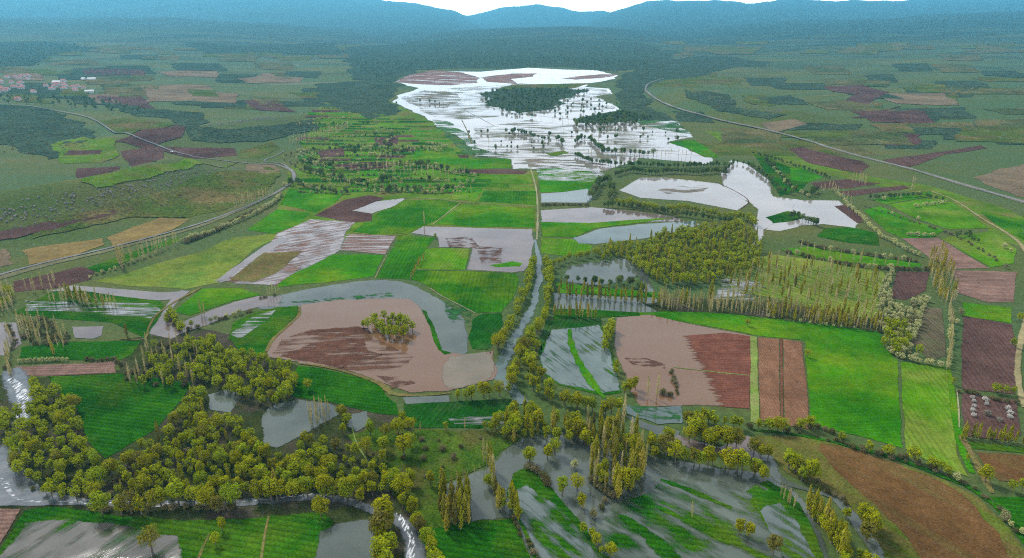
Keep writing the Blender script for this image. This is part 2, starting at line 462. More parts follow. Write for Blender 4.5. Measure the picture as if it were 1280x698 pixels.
M['leaf_blossom'] = leaf_mat('cream_blossom', (0.38, 0.39, 0.12), (0.62, 0.60, 0.32), (0.34, 0.34, 0.12))
M['leaf_white'] = leaf_mat('white_blossom', (0.50, 0.47, 0.42), (0.62, 0.59, 0.54), (0.48, 0.43, 0.36))
M['leaf_shrub'] = leaf_mat('olive_shrub_twigs', (0.11, 0.12, 0.035), (0.19, 0.17, 0.06), (0.19, 0.15, 0.09))

# ------------------------------------------------------------------ ground sheet
def tag(o, label=None, cat=None, group=None, kind=None):
    if label:
        o['label'] = label
    if cat:
        o['category'] = cat
    if group:
        o['group'] = group
    if kind:
        o['kind'] = kind
    return o


def mesh_obj(name, verts, faces, mats, parent=None, face_mats=None):
    me = bpy.data.meshes.new(name)
    me.from_pydata([tuple(v) for v in verts], [], [tuple(f) for f in faces])
    for m in (mats if isinstance(mats, (list, tuple)) else [mats]):
        me.materials.append(m)
    if face_mats is not None:
        me.polygons.foreach_set('material_index', np.asarray(face_mats, dtype=np.int32))
    me.update()
    o = bpy.data.objects.new(name, me)
    COL.objects.link(o)
    if parent is not None:
        o.parent = parent
    return o


def build_ground():
    ys = np.concatenate([np.linspace(-400, 450, 40)[:-1], np.geomspace(450, 18400, 340)])
    us = np.linspace(-1.15, 1.15, 340)
    Y, U = np.meshgrid(ys, us, indexing='ij')
    X = U * (np.maximum(Y, 0) + 500)
    Z = hills(X, Y)
    verts = np.stack([X, Y, Z], -1).reshape(-1, 3)
    nr, nc = Y.shape
    i = np.arange((nr - 1) * nc).reshape(nr - 1, nc)[:, :-1].ravel()
    faces = np.stack([i, i + 1, i + nc + 1, i + nc], -1)
    me = bpy.data.meshes.new('ground')
    me.vertices.add(len(verts))
    me.vertices.foreach_set('co', verts.ravel())
    me.loops.add(faces.size)
    me.loops.foreach_set('vertex_index', faces.ravel().astype(np.int32))
    me.polygons.add(len(faces))
    me.polygons.foreach_set('loop_start', np.arange(0, faces.size, 4, dtype=np.int32))
    me.polygons.foreach_set('loop_total', np.full(len(faces), 4, dtype=np.int32))
    me.update(calc_edges=True)
    me.shade_smooth()
    m, n, l, out = new_mat('valley_and_steppe')
    pos = n_pos(n, l)
    big = n_noise(n, l, n_pos(n, l, R(8), (2.2, 1, 1)), 1 / 260.0, 6, 0.6)
    mid = n_noise(n, l, n_pos(n, l, R(-10), (2.5, 1, 1)), 1 / 45.0, 5, 0.65)
    fine = n_noise(n, l, pos, 1 / 3.0, 4, 0.7)
    c = n_mix(n, l, n_range(n, l, mid, 0.35, 0.65), (0.055, 0.085, 0.016), (0.095, 0.095, 0.026))
    c = n_mix(n, l, n_range(n, l, big, 0.42, 0.6), c, (0.05, 0.09, 0.03))
    c = n_mix(n, l, n_range(n, l, big, 0.62, 0.72), c, (0.16, 0.12, 0.07))
    sep = n.new('ShaderNodeSeparateXYZ')      # beyond the farms the land is mostly dark scrub and wood
    l.new(pos, sep.inputs[0])
    wild = n_math(n, l, 'ADD', n_range(n, l, sep.outputs['Y'], 900, 5200, -0.16, 0.30), n_noise(n, l, n_pos(n, l, R(5), (3.0, 1, 1)), 1 / 150.0, 7, 0.65))
    c = n_mix(n, l, n_range(n, l, wild, 0.44, 0.74), c, (0.014, 0.040, 0.026))
    c = n_mix(n, l, 1.0, c, n_range(n, l, fine, 0.25, 0.75, 0.6, 1.4), 'MULTIPLY')
    b = n.new('ShaderNodeBsdfPrincipled')
    b.inputs['Roughness'].default_value = 1
    b.inputs['Specular IOR Level'].default_value = 0.05
    l.new(c, b.inputs['Base Color'])
    l.new(b.outputs[0], out.inputs['Surface'])
    me.materials.append(m)
    o = bpy.data.objects.new('ground', me)
    COL.objects.link(o)
    tag(o, 'wide valley floor rising to hazy hills on both sides', kind='structure')


build_ground()

# ------------------------------------------------------------------ sheets of land and water
rng = random.Random(7)


def ragged(pts, amp, step):
    """Subdivide a closed outline on the ground and let its edge wander by up to amp metres."""
    out = []
    k = len(pts)
    for i in range(k):
        (ax, ay), (bx, by) = pts[i], pts[(i + 1) % k]
        L = math.hypot(bx - ax, by - ay)
        cnt = max(1, min(60, int(L / step)))
        nx, ny = -(by - ay) / max(L, 1e-6), (bx - ax) / max(L, 1e-6)
        ph = [rng.uniform(0, 6.28) for _ in range(4)]
        for j in range(cnt):
            f = j / cnt
            env = math.sin(math.pi * f) ** 0.5 if j else 0
            s = f * L
            d = amp * env * (0.5 * math.sin(s / (step * 5.1) + ph[0]) + 0.35 * math.sin(s / (step * 2.3) + ph[1]) + 0.3 * rng.uniform(-1, 1))
            out.append((ax + (bx - ax) * f + nx * d, ay + (by - ay) * f + ny * d))
    return out


def smooth(pts):
    out = []
    k = len(pts)
    for i in range(k):
        (ax, ay), (bx, by) = pts[i], pts[(i + 1) % k]
        out += [(ax * .75 + bx * .25, ay * .75 + by * .25), (ax * .25 + bx * .75, ay * .25 + by * .75)]
    return out


LEVEL = 0.04
STACK = {}


def lift(level):
    """Each sheet lies a hair above the one laid before it, so no two share a plane."""
    STACK[level] = STACK.get(level, 0) + 1
    return LEVEL * level + 0.0004 * STACK[level]


def lay(name, pts, mat, level, label, amp, step, margin=0):
    z0 = lift(level)
    pts = ragged(pts, amp, step)
    hs = hills(np.array([p[0] for p in pts]), np.array([p[1] for p in pts]))
    tris = tessellate_polygon([[Vector((x, y, 0)) for x, y in pts]])
    me = bpy.data.meshes.new(name)
    bm = bmesh.new()
    el = bm.verts.layers.float.new('edge')
    rim = bool(margin)
    if rim:
        area = sum(a[0] * c[1] - c[0] * a[1] for a, c in zip(pts, pts[1:] + pts[:1])) / 2
        sg = 1 if area > 0 else -1
        inner = []
        k = len(pts)
        for i_ in range(k):
            (ax, ay), (bx, by) = pts[i_ - 2], pts[(i_ + 2) % k]
            L_ = math.hypot(bx - ax, by - ay) or 1
            inner.append((pts[i_][0] - sg * (by - ay) / L_ * margin, pts[i_][1] + sg * (bx - ax) / L_ * margin))
        a2 = sum(a[0] * c[1] - c[0] * a[1] for a, c in zip(inner, inner[1:] + inner[:1])) / 2
        rim = abs(area) > 1 and 0.45 < a2 / area < 1
    if rim:
        outer = [bm.verts.new((x, y, 0)) for x, y in pts]
        for v in outer:
            v[el] = 0.0
        tris = tessellate_polygon([[Vector((x, y, 0)) for x, y in inner]])
        vs = [bm.verts.new((x, y, 0)) for x, y in inner]
        for i_ in range(k):
            try:
                bm.faces.new((outer[i_], outer[(i_ + 1) % k], vs[(i_ + 1) % k], vs[i_]))
            except ValueError:
                pass
    else:
        vs = [bm.verts.new((x, y, 0)) for x, y in pts]
    for v in vs:
        v[el] = 1.0
    for t in tris:
        try:
            bm.faces.new([vs[i] for i in t])
        except ValueError:
            pass
    sloping = hs.max() > 0 or max(p[1] for p in pts) > 1700
    if sloping:
        for _ in range(6):
            lim = max(12.0, 0.012 * np.mean([p[1] for p in pts]))
            ed = [e for e in bm.edges if e.calc_length() > lim * 1.5]
            if not ed or len(bm.verts) > 20000:
                break
            bmesh.ops.subdivide_edges(bm, edges=ed, cuts=1)
        bmesh.ops.triangulate(bm, faces=bm.faces[:])
        bm.verts.ensure_lookup_table()
        h = hills(np.array([v.co.x for v in bm.verts]), np.array([v.co.y for v in bm.verts]))
        for v, z in zip(bm.verts, h):
            v.co.z = z + z0 + (0.25 + 0.0003 * v.co.y if z > 0 else 0)
    else:
        for v in bm.verts:
            v.co.z = z0
    bmesh.ops.recalc_face_normals(bm, faces=bm.faces)
    for f in bm.faces:
        if f.normal.z < 0:
            f.normal_flip()
    bm.to_mesh(me)
    bm.free()
    me.materials.append(M[mat] if isinstance(mat, str) else mat)
    o = bpy.data.objects.new(name, me)
    COL.objects.link(o)
    return tag(o, label, kind='structure')


def sheet(name, label, mat, poly, level=1, amp=0.6, round_=0):
    pts = [ground(*p) for p in poly]
    for _ in range(round_):
        pts = smooth(pts)
    d = np.mean([p[1] for p in pts])
    mg = 0 if name in ('island', 'scrubland', 'hillside') or level < 1.01 else (2.6 if name in ('flood_water', 'mud', 'weed') else 1.3) * (0.7 + d / 1000)
    return lay(name, pts, mat, level, label, amp, max(1.2, d * 0.006), mg)


def strip(name, label, mat, line, level=4, amp=0.25):
    """A band along a line of (px, py, width in px)."""
    z0 = lift(level)
    c = []
    for px, py, w in line:
        x, y = ground(px, py)
        c.append((x, y, 0.5 * w / px_per_m(x, y, height(x, y))))
    # smooth the centre line
    pts = []
    for i in range(len(c) - 1):
        p0, p1, p2, p3 = c[max(i - 1, 0)], c[i], c[i + 1], c[min(i + 2, len(c) - 1)]
        sub = max(4, min(40, int(math.hypot(c[i + 1][0] - c[i][0], c[i + 1][1] - c[i][1]) / 9)))
        for j in range(sub):
            t = j / sub
            pts.append(tuple(0.5 * ((2 * b) + (-a + d) * t + (2 * a - 5 * b + 4 * e - d_) * t * t + (-a + 3 * b - 3 * e + d_) * t ** 3)
                             for a, b, e, d_, d in ((p0[k], p1[k], p2[k], p3[k], p2[k]) for k in range(3))))
    pts.append(c[-1])
    left, right = [], []
    for i, (x, y, w) in enumerate(pts):
        ax, ay, _ = pts[max(i - 1, 0)]
        bx, by, _ = pts[min(i + 1, len(pts) - 1)]
        L = math.hypot(bx - ax, by - ay) or 1
        nx, ny = -(by - ay) / L, (bx - ax) / L
        j = 1 + rng.uniform(-amp, amp)
        w = abs(w)
        left.append((x + nx * w * j, y + ny * w * j))
        right.append((x - nx * w * j, y - ny * w * j))
    verts, faces = [], []
    for (ax, ay), (bx, by) in zip(left, right):
        for k in range(3):
            x, y = ax + (bx - ax) * k / 2, ay + (by - ay) * k / 2
            h = height(x, y)
            verts.append((x, y, h + z0 + (0.5 + 0.0006 * y if h > 0 else 0)))
    for i in range(len(left) - 1):
        for k in range(2):
            a = i * 3 + k
            faces.append((a, a + 1, a + 4, a + 3))
    o = mesh_obj(name, verts, faces, M[mat])
    ea = o.data.attributes.new('edge', 'FLOAT', 'POINT')
    ea.data.foreach_set('value', np.tile([0.25, 1.0, 0.25], len(left)).astype(np.float32))
    bm = bmesh.new()
    bm.from_mesh(o.data)
    for f in bm.faces:
        if f.normal.z < 0:
            f.normal_flip()
    bm.to_mesh(o.data)
    bm.free()
    return tag(o, label, kind='structure')


F = sheet
# --- far valley and hill slopes -------------------------------------------------
def scatter_patches():
    r = random.Random(31)
    zones = [((0, 66), (430, 66), 75, 140, 70), ((780, 1280), (780, 1280), 60, 200, 80), ((0, 600), (0, 600), 36, 66, 46), ((640, 1280), (640, 1280), 30, 62, 46)]
    kinds = ['steppe', 'steppe_green', 'soil_dark', 'scrub', 'steppe', 'steppe', 'steppe_green', 'scrub', 'scrub', 'pinkish', 'scrub', 'steppe_green']
    for (x0, x1), (x2, x3), y0, y1, cnt in [((0, 430), (0, 430), 72, 135, 46), ((830, 1280), (830, 1280), 58, 190, 58), ((-60, 430), (0, 600), 58, 74, 26), ((820, 1340), (640, 1280), 54, 66, 26)]:
        for _ in range(cnt):
            py = y0 + (y1 - y0) * r.random() ** 0.8
            px = r.uniform(x0, x1)
            k = (py - 8) / 60.0
            w, h = r.uniform(14, 42) * (0.6 + 0.5 * k), r.uniform(2, 5.0) * k
            sk = r.uniform(-1.5, 1.5) * w * 0.25
            w, h = w * 0.8, h * 0.8
            q = [(px - w, py - h + r.uniform(-1, 1) * k), (px + w * r.uniform(.6, 1), py - h), (px + w + sk, py + h), (px - w * r.uniform(.5, 1) + sk, py + h * r.uniform(.6, 1))]
            kd = r.choice(kinds) if py > 72 else r.choice(['steppe', 'steppe_green'])
            F('field', None, kd, q, 1 + r.random() * 3, 6, 0)
scatter_patches()
F('scrubland', 'dark scrub band beyond the village on the left', 'scrub', [(-20, 52), (60, 52), (125, 60), (60, 70), (45, 82), (-20, 84)], 5, 20)
F('scrubland', 'dark scrub band in front of the left mountain', 'scrub', [(230, 52), (300, 58), (420, 54), (430, 70), (330, 66), (260, 68)], 5, 20)
F('scrubland', 'dark wooded valley bottom behind the far lake', 'scrub', [(430, 60), (520, 52), (640, 50), (800, 54), (850, 66), (820, 82), (770, 90), (700, 84), (600, 86), (520, 88), (480, 110), (440, 100)], 5, 25)
F('scrubland', 'dark wooded shore left of the far lake', 'scrub', [(395, 105), (480, 100), (505, 106), (488, 122), (500, 140), (470, 150), (430, 140), (400, 125)], 5.5, 15)
F('scrubland', 'dark wooded shore right of the far lake', 'scrub', [(775, 95), (830, 75), (880, 70), (930, 80), (880, 95), (812, 104), (806, 122), (820, 140), (850, 152), (800, 150), (770, 125)], 5.5, 15)
F('scrubland', 'dark bluish slope strip on the right plateau', 'scrub', [(850, 74), (900, 70), (945, 76), (900, 88), (850, 90)], 5, 15)
F('scrubland', 'dark scrub under the left rocky shelf', 'scrub', [(130, 128), (180, 136), (255, 142), (250, 160), (300, 162), (390, 150), (400, 160), (330, 178), (240, 176), (215, 150), (150, 140)], 5, 10)
F('scrubland', 'dark scrub slope under the right rocky shelf', 'scrub', [(855, 112), (880, 124), (930, 137), (985, 144), (960, 150), (900, 140), (862, 124)], 5, 8)
F('scrubland', 'dark scrubby hillside left of the straight road', 'scrub', [(-30, 130), (60, 136), (90, 150), (120, 165), (100, 190), (60, 200), (20, 185), (-30, 180)], 5, 10)
F('field', 'tan ploughed rectangle on the left plateau', 'pinkish', [(182, 113), (240, 114), (300, 118), (296, 130), (240, 127), (182, 128)], 6, 5)
F('field', 'thin green patch on the left plateau', 'steppe_green', [(235, 112), (270, 113), (275, 122), (240, 121)], 7, 5)
F('field', 'pale stony strip on the left plateau', 'pinkish', [(295, 99), (330, 95), (380, 97), (375, 103), (310, 105)], 6, 6)
F('field', 'dark purple plough right of the straight left road', 'soil_dark', [(142, 178), (165, 170), (222, 156), (232, 160), (228, 172), (198, 181), (190, 190), (170, 184)], 6, 2)
F('field', 'long dark purple plough beside the bend of the left road', 'soil_dark', [(150, 190), (200, 184), (294, 186), (297, 195), (245, 199), (205, 190), (195, 203), (160, 205)], 6.5, 2)
F('field', 'small dark plough left of the straight road', 'soil_dark', [(82, 189), (128, 188), (126, 194), (78, 195)], 6, 1.5)
F('field', 'dark plough strip behind the left ridge', 'soil_dark', [(95, 211), (150, 208), (140, 216), (95, 222)], 6, 1.5)
F('field', 'greenish fallow in front of the purple ploughs', 'meadow', [(62, 180), (105, 172), (145, 175), (150, 195), (125, 204), (75, 205)], 5.5, 3)
F('field', 'pale green field above the purple ploughs', 'steppe_green', [(120, 152), (160, 148), (220, 155), (165, 170), (140, 165)], 5.5, 3)
F('field', 'green field inside the bend of the left road', 'steppe_green', [(298, 190), (340, 178), (352, 185), (325, 198), (300, 198)], 6, 2)
F('field', 'grassy slope below the left ridge', 'steppe_green', [(40, 285), (120, 262), (210, 238), (290, 214), (338, 208), (352, 220), (330, 244), (285, 262), (240, 272), (170, 272), (110, 285), (40, 300)], 5, 4)
F('field', 'bright green top of the left ridge', 'meadow', [(100, 226), (150, 214), (225, 203), (300, 202), (270, 209), (180, 226), (120, 236)], 5, 4)
F('field', 'reddish bare knoll beside the road bend', 'pinkish', [(310, 206), (345, 205), (352, 213), (335, 218), (305, 214)], 6, 3)
F('field', 'purple plough band on the left slope', 'soil_dark', [(-40, 300), (0, 290), (70, 277), (140, 263), (168, 262), (110, 277), (50, 292), (-40, 308)], 6, 3)
F('field', 'long tan stubble field by the left road', 'soil_tan', [(27, 314), (60, 308), (130, 298), (132, 306), (100, 318), (70, 328), (36, 332)], 7, 1.5)
F('field', 'short tan stubble field by the left road', 'soil_tan', [(132, 298), (165, 285), (200, 273), (240, 274), (215, 288), (175, 302), (142, 310)], 7, 1.5)
F('field', 'reddish bare ground at the left edge', 'pinkish', [(-40, 315), (10, 312), (20, 330), (-40, 345)], 6, 3)
F('field', 'purple plough right of the lake, long strip', 'soil_dark', [(984, 186), (1004, 184), (1040, 194), (1080, 202), (1088, 208), (1078, 217), (1050, 213), (1010, 204)], 6, 2)
F('field', 'purple plough beyond the right road, wedge', 'soil_dark', [(1102, 200), (1150, 194), (1225, 182), (1235, 186), (1180, 194), (1150, 206), (1135, 210)], 6, 2)
F('field', 'dark purple plough high on the right plateau', 'soil_dark', [(1028, 109), (1075, 107), (1112, 116), (1085, 131), (1055, 126), (1070, 119), (1040, 115)], 6, 3)
F('field', 'thin dark plough wedge on the right plateau', 'soil_dark', [(1062, 148), (1125, 133), (1100, 143), (1162, 135), (1100, 148)], 6, 2)
F('field', 'dark blue wood on the far right plateau', 'scrub', [(1225, 89), (1270, 89), (1276, 95), (1230, 95)], 6, 5)
F('field', 'tan field on the right plateau', 'pinkish', [(950, 155), (995, 150), (1010, 156), (970, 166)], 6, 3)
F('field', 'pale dry pasture at the right edge', 'pinkish', [(1215, 222), (1280, 205), (1380, 210), (1380, 260), (1270, 246)], 5.5, 4)
F('field', 'olive pasture along the right road', 'meadow', [(880, 164), (940, 168), (990, 195), (1080, 220), (1160, 232), (1260, 262), (1340, 300), (1340, 330), (1250, 300), (1190, 252), (1080, 228), (985, 208), (930, 192)], 1, 2)
# --- roads -----------------------------------------------------------------------
strip('road_shoulder', 'gravel shoulder of the left road', 'shoulder', [(-60, 366, 17), (0, 348, 15), (60, 331, 13), (130, 315, 11), (200, 297, 10), (250, 283, 8.5), (300, 263, 7.5), (330, 249, 7), (354, 236, 7), (367, 224, 7), (364, 213, 7), (345, 206, 5)], 8)
strip('road', 'grey asphalt road bending along the foot of the left slope', 'road', [(-60, 360, 7.5), (0, 344, 6.5), (60, 328, 5.5), (130, 312, 5), (200, 294, 4.5), (250, 280, 4.5), (300, 262, 4.2), (330, 249, 4.2), (354, 236, 5), (367, 224, 5.2), (364, 213, 4.5), (345, 206, 4)], 12, 0.05)
strip('road', 'straight pale road from the bend up to the village', 'road', [(345, 206, 3.2), (315, 205, 2.2), (270, 200, 2.4), (235, 195, 2.6), (200, 184, 2.6), (160, 168, 2.4), (120, 152, 2.2), (85, 142, 2.4), (40, 134, 2), (0, 131, 1.8)], 14, 0.05)
strip('road', 'narrow lane joining the road bend', 'road', [(362, 212, 3), (352, 205, 2.5), (330, 202, 2), (345, 195, 2), (356, 189, 1.6)], 13, 0.05)
strip('road_shoulder', 'gravel shoulder of the right road', 'shoulder', [(806, 112, 3), (812, 119, 4), (840, 134, 5), (900, 151, 6), (960, 164, 7), (1020, 180, 8), (1080, 197, 10), (1140, 212, 11), (1200, 230, 13), (1280, 253, 15), (1400, 290, 18)], 8)
strip('road', 'grey asphalt road sweeping along the right side of the valley', 'road', [(830, 98, 1.5), (812, 104, 2), (807, 112, 2.2), (815, 121, 2.5), (840, 134, 2.8), (900, 151, 3.2), (960, 164, 3.8), (1020, 180, 4.5), (1080, 197, 5), (1140, 212, 6), (1200, 230, 7), (1280, 253, 8.5), (1400, 290, 11)], 12, 0.05)
strip('track', 'dirt track curving down the right pastures', 'track', [(1165, 240, 2.5), (1195, 252, 3), (1225, 272, 4), (1255, 290, 4.5), (1275, 305, 5), (1290, 330, 5)], 9, 0.2)
# --- bright greens of the middle valley --------------------------------------------
F('field', 'broad green valley floor left of the lake', 'meadow', [(400, 130), (450, 128), (490, 128), (520, 142), (560, 162), (585, 190), (592, 200), (570, 215), (520, 216), (470, 214), (400, 200), (375, 180), (395, 150)], 1, 3)
def narrow_plots():
    """Narrow strips of crop between the hedges below the lake shore."""
    r = random.Random(5)
    ys = [133, 137, 141, 145, 148, 151, 154, 157, 160, 163, 166, 169, 172, 175, 178, 182, 186, 190, 194, 198, 202, 207, 212, 217, 223, 229, 235, 241]
    tone = {'crop': 'bright green', 'crop_deep': 'deep green', 'crop_light': 'yellow green', 'soil_dark': 'dark ploughed', 'meadow': 'olive', 'crop_steep': 'fresh green', 'meadow_dark': 'dull green'}
    for y0, y1 in zip(ys, ys[1:]):
        xa = 378 + max(0, 165 - y0) * 0.6
        xb = min(600, 470 + (y0 - 130) * 1.5)
        x = xa + r.uniform(-10, 12)
        while x < xb:
            w = r.uniform(18, 62)
            kd = r.choice(['crop', 'crop_deep', 'crop_deep', 'crop', 'crop_light', 'crop_steep', 'meadow', 'crop_deep', 'crop_deep', 'soil_dark', 'crop_steep', 'meadow_dark'])
            sk = r.uniform(-3, 3)
            F('field', f'narrow {tone[kd]} plot between hedges below the lake shore', kd, [(x + sk, y0 + .3), (x + w + sk - 1, y0 + r.uniform(0, .8)), (x + w - 2, y1 - .4), (x, y1 - r.uniform(.2, .9))], 2, 0.4)
            x += w + r.uniform(0, 3)
narrow_plots()
F('field', 'green farmland of small plots below the lake', 'meadow', [(365, 205), (420, 196), (520, 205), (600, 212), (672, 214), (672, 290), (540, 285), (500, 300), (420, 300), (340, 300), (350, 245)], 1, 1)
F('field', 'bright band of crop beside the lake shore', 'crop', [(520, 183), (570, 190), (575, 198), (638, 199), (640, 210), (560, 213), (515, 200)], 3, 1)
F('field', 'brown plough strip under the lake shore', 'soil_dark', [(571, 212), (640, 212), (661, 214), (655, 218), (572, 217)], 4, 0.6)
F('field', 'yellowish crop strip below the brown strip', 'crop_light', [(505, 216), (570, 218), (660, 219), (668, 230), (560, 231), (520, 226)], 3, 0.8)
F('field', 'small bright crop in the hedged plots', 'crop', [(440, 220), (470, 211), (482, 214), (478, 224), (450, 226)], 3, 0.6)
F('field', 'dark plough among the hedged plots, upper', 'soil_dark', [(395, 190), (430, 184), (432, 196), (400, 198)], 3, 0.8)
F('field', 'dark plough among the hedged plots, lower', 'soil_dark', [(415, 207), (440, 203), (490, 203), (492, 209), (440, 214)], 3, 0.8)
F('field', 'little dark plough between hedges', 'soil_dark', [(467, 172), (499, 171), (497, 181), (470, 182)], 3, 0.8)
F('field', 'green crop left of the yellowish farm track', 'crop_light', [(560, 250), (572, 238), (603, 239), (596, 252)], 3, 0.8)
F('field', 'green crop right of the yellowish farm track', 'crop_steep', [(604, 239), (671, 239), (670, 257), (597, 252)], 3, 0.8)
F('field', 'green crop striped with pale furrows', 'crop', [(541, 281), (560, 268), (582, 257), (668, 260), (670, 285), (600, 284)], 3, 0.8)
F('field', 'large bright crop left of the flooded square', 'crop_steep', [(440, 290), (470, 268), (503, 251), (545, 250), (574, 254), (560, 268), (532, 282), (512, 292), (470, 294)], 3, 0.8)
F('field', 'bright tilted crop strip in the middle', 'crop_steep', [(500, 295), (546, 297), (534, 312), (520, 332), (513, 350), (470, 348), (484, 320)], 3, 0.5)
F('field', 'bright crop tapering into the flooded furrows', 'crop', [(414, 318), (480, 319), (468, 346), (430, 351), (390, 355), (345, 360), (356, 345), (385, 333)], 3, 0.8)
F('field', 'small olive yellow square plot', 'crop_light', [(531, 312), (546, 310), (588, 311), (582, 338), (517, 337)], 3, 0.5)
F('field', 'bright crop at the tip of the muddy lagoon', 'crop_steep', [(516, 338), (580, 339), (645, 342), (650, 350), (642, 374), (627, 391), (596, 392), (575, 382), (553, 371), (538, 360), (522, 352), (513, 350)], 3, 0.5)
F('field', 'very dark green rounded plot beside the canal', 'crop_dark', [(584, 422), (590, 399), (604, 392), (627, 391), (630, 404), (619, 430), (611, 438), (590, 437)], 3.5, 0.6)
F('field', 'bright crop by the canal, top left', 'crop', [(350, 256), (360, 236), (432, 241), (420, 254), (394, 266)], 3, 0.6)
F('field', 'bright crop strip under the road hedge', 'crop', [(306, 288), (346, 262), (390, 266), (374, 281), (342, 293)], 3, 0.6)
F('field', 'narrow bright crop between the road poplars', 'crop_deep', [(103, 337), (150, 320), (222, 296), (226, 301), (180, 318), (128, 342)], 3, 0.6)
F('field', 'dark brown plough beside the left road', 'soil_dark', [(16, 352), (70, 341), (101, 333), (120, 339), (112, 351), (62, 362), (18, 366)], 3, 0.6)
F('field', 'yellowish meadow below the road poplars', 'meadow_yellow', [(116, 352), (150, 344), (200, 328), (250, 315), (290, 297), (340, 292), (352, 297), (318, 312), (272, 354), (232, 362), (160, 358)], 2.5, 0.8)
F('field', 'dark brown plough in the middle left', 'soil_dark', [(392, 270), (430, 250), (462, 244), (482, 248), (452, 263), (466, 268), (466, 277), (440, 279)], 4, 0.6)
F('flood_water', 'narrow pale water wedge beside the dark plough', 'w_lilac', [(438, 264), (470, 252), (512, 247), (490, 260), (465, 268)], 5, 1)
F('field', 'flooded plough with mauve furrows', 'soil_mauve', [(272, 352), (320, 322), (348, 292), (388, 275), (445, 278), (432, 291), (425, 312), (405, 322), (372, 338), (346, 357)], 3, 0.8)
F('flood_water', 'white flood water over the furrows', 'wm_furrow', [(270, 354), (318, 323), (346, 292), (388, 274), (446, 278), (434, 290), (428, 312), (408, 324), (374, 340), (344, 358)], 5, 1)
F('flood_water', 'white ditch of flood water beside the yellow meadow', 'w_lilac', [(268, 352), (300, 330), (330, 308), (352, 296), (362, 300), (330, 318), (300, 336), (284, 352)], 6, 1)
F('field', 'olive brown plot inside the flooded furrows', 'bank', [(286, 351), (306, 334), (330, 316), (378, 315), (366, 325), (346, 342), (318, 353)], 6.5, 0.8)
F('field', 'brown plough with white water lines', 'soil_mauve', [(436, 293), (497, 295), (482, 319), (424, 313)], 5, 0.5)
F('flood_water', 'white water lines in the brown plough', 'wm_rows', [(432, 293), (497, 295), (482, 319), (420, 314)], 6, 0.5)
F('flood_water', 'flooded square plot of lilac mud in the centre', 'w_lilac', [(512, 292), (528, 283), (600, 285), (667, 287), (669, 305), (665, 328), (656, 340), (640, 342), (582, 338), (589, 311), (547, 310), (546, 297)], 5, 0.6)
F('mud', 'brown mud showing through the flooded square', 'mud_thin', [(555, 298), (590, 296), (600, 308), (630, 310), (628, 330), (600, 330), (595, 312), (560, 310)], 6, 0.6)
F('field', 'green sliver inside the flooded square', 'crop', [(610, 332), (640, 327), (655, 330), (650, 334), (620, 335)], 6.2, 0.6)
strip('track', 'pale farm track between the middle crops', 'pale', [(505, 248, 1.2), (545, 249, 1.3), (576, 253, 1.6), (620, 256, 1.2), (669, 258, 1.2)], 6, 0.3)
strip('track', 'wet farm track beside the striped crop', 'pale', [(576, 254, 1.6), (560, 266, 1.8), (541, 281, 1.4)], 6, 0.3)
strip('verge', 'grassy verge under the yellowish strip', 'verge', [(560, 232, 1.0), (604, 238, 1.0), (670, 239, 1.0)], 6, 0.3)
strip('verge', 'grassy verge between large crop and tilted strip', 'verge', [(440, 291, 1.5), (470, 294, 2), (500, 294, 2.2), (512, 292, 1.5)], 6, 0.3)
strip('verge', 'grassy verge between tilted strip and tapering crop', 'verge', [(484, 319, 1.2), (476, 334, 1.2), (469, 348, 1.2)], 6, 0.3)
strip('verge', 'grassy verge above the crop at the lagoon tip', 'verge', [(516, 338, 1.2), (580, 338.5, 1.2), (645, 342, 1.2)], 6, 0.3)
strip('verge', 'pale edge of the lagoon tip crop', 'pale', [(538, 361, 1.4), (553, 371, 1.6), (575, 382, 1.8), (594, 392, 1.6)], 7, 0.4)
# --- right of the long ditch road ---------------------------------------------------
F('field', 'striped green crop under the lake', 'crop', [(672, 213), (700, 209), (735, 213), (748, 222), (738, 238), (710, 240), (674, 241)], 3, 1)
F('flood_water', 'thin pale water lines in the striped crop', 'wm_wet', [(668, 208), (740, 208), (758, 218), (742, 228), (672, 226)], 4, 1)
F('flood_water', 'blue grey pool under the striped crop', 'w_teal', [(675, 242), (706, 240), (736, 236), (744, 250), (738, 254), (675, 254)], 4, 0.8)
F('flood_water', 'long lilac pool narrowing to the right', 'w_lilac', [(675, 263), (740, 259), (800, 265), (848, 272), (858, 278), (790, 278), (740, 280), (675, 278)], 4, 0.8)
F('field', 'bright crop arm reaching between two pools', 'crop', [(676, 278), (738, 279), (790, 275), (852, 272), (800, 279), (744, 286), (720, 297), (677, 297)], 5, 0.8)
F('flood_water', 'teal pool below the crop arm', 'w_teal', [(714, 298), (748, 286), (800, 280), (870, 276), (876, 282), (840, 292), (800, 300), (745, 306), (722, 305)], 4, 0.8)
F('field', 'olive crop beside the canal head', 'crop_light', [(676, 297), (715, 299), (742, 308), (735, 318), (700, 320), (675, 316)], 3, 0.8)
F('flood_water', 'pool enclosed by the willow wood', 'w_grey', [(702, 348), (708, 333), (738, 328), (796, 320), (802, 345), (782, 352), (745, 358), (708, 354)], 4, 1)
F('flood_water', 'flooded gap through the willow wood', 'w_grey', [(796, 318), (806, 318), (812, 352), (822, 378), (808, 380), (800, 350)], 4, 0.8)
F('field', 'green row plot between flooded bands, upper', 'crop', [(694, 353), (742, 359), (822, 366), (824, 373), (780, 371), (697, 367)], 4, 0.5)
F('flood_water', 'flooded band full of pole reflections', 'w_grey', [(690, 366), (780, 371), (850, 376), (862, 388), (800, 392), (694, 388)], 3.5, 0.6)
F('field', 'green row plot between flooded bands, lower', 'crop_deep', [(692, 386), (740, 387), (800, 391), (800, 396), (740, 398), (690, 400)], 4.5, 0.5)
F('field', 'dark green strip under the poplar row', 'crop_dark', [(682, 400), (752, 398), (752, 408), (690, 414), (676, 440), (672, 425)], 4.6, 0.6)
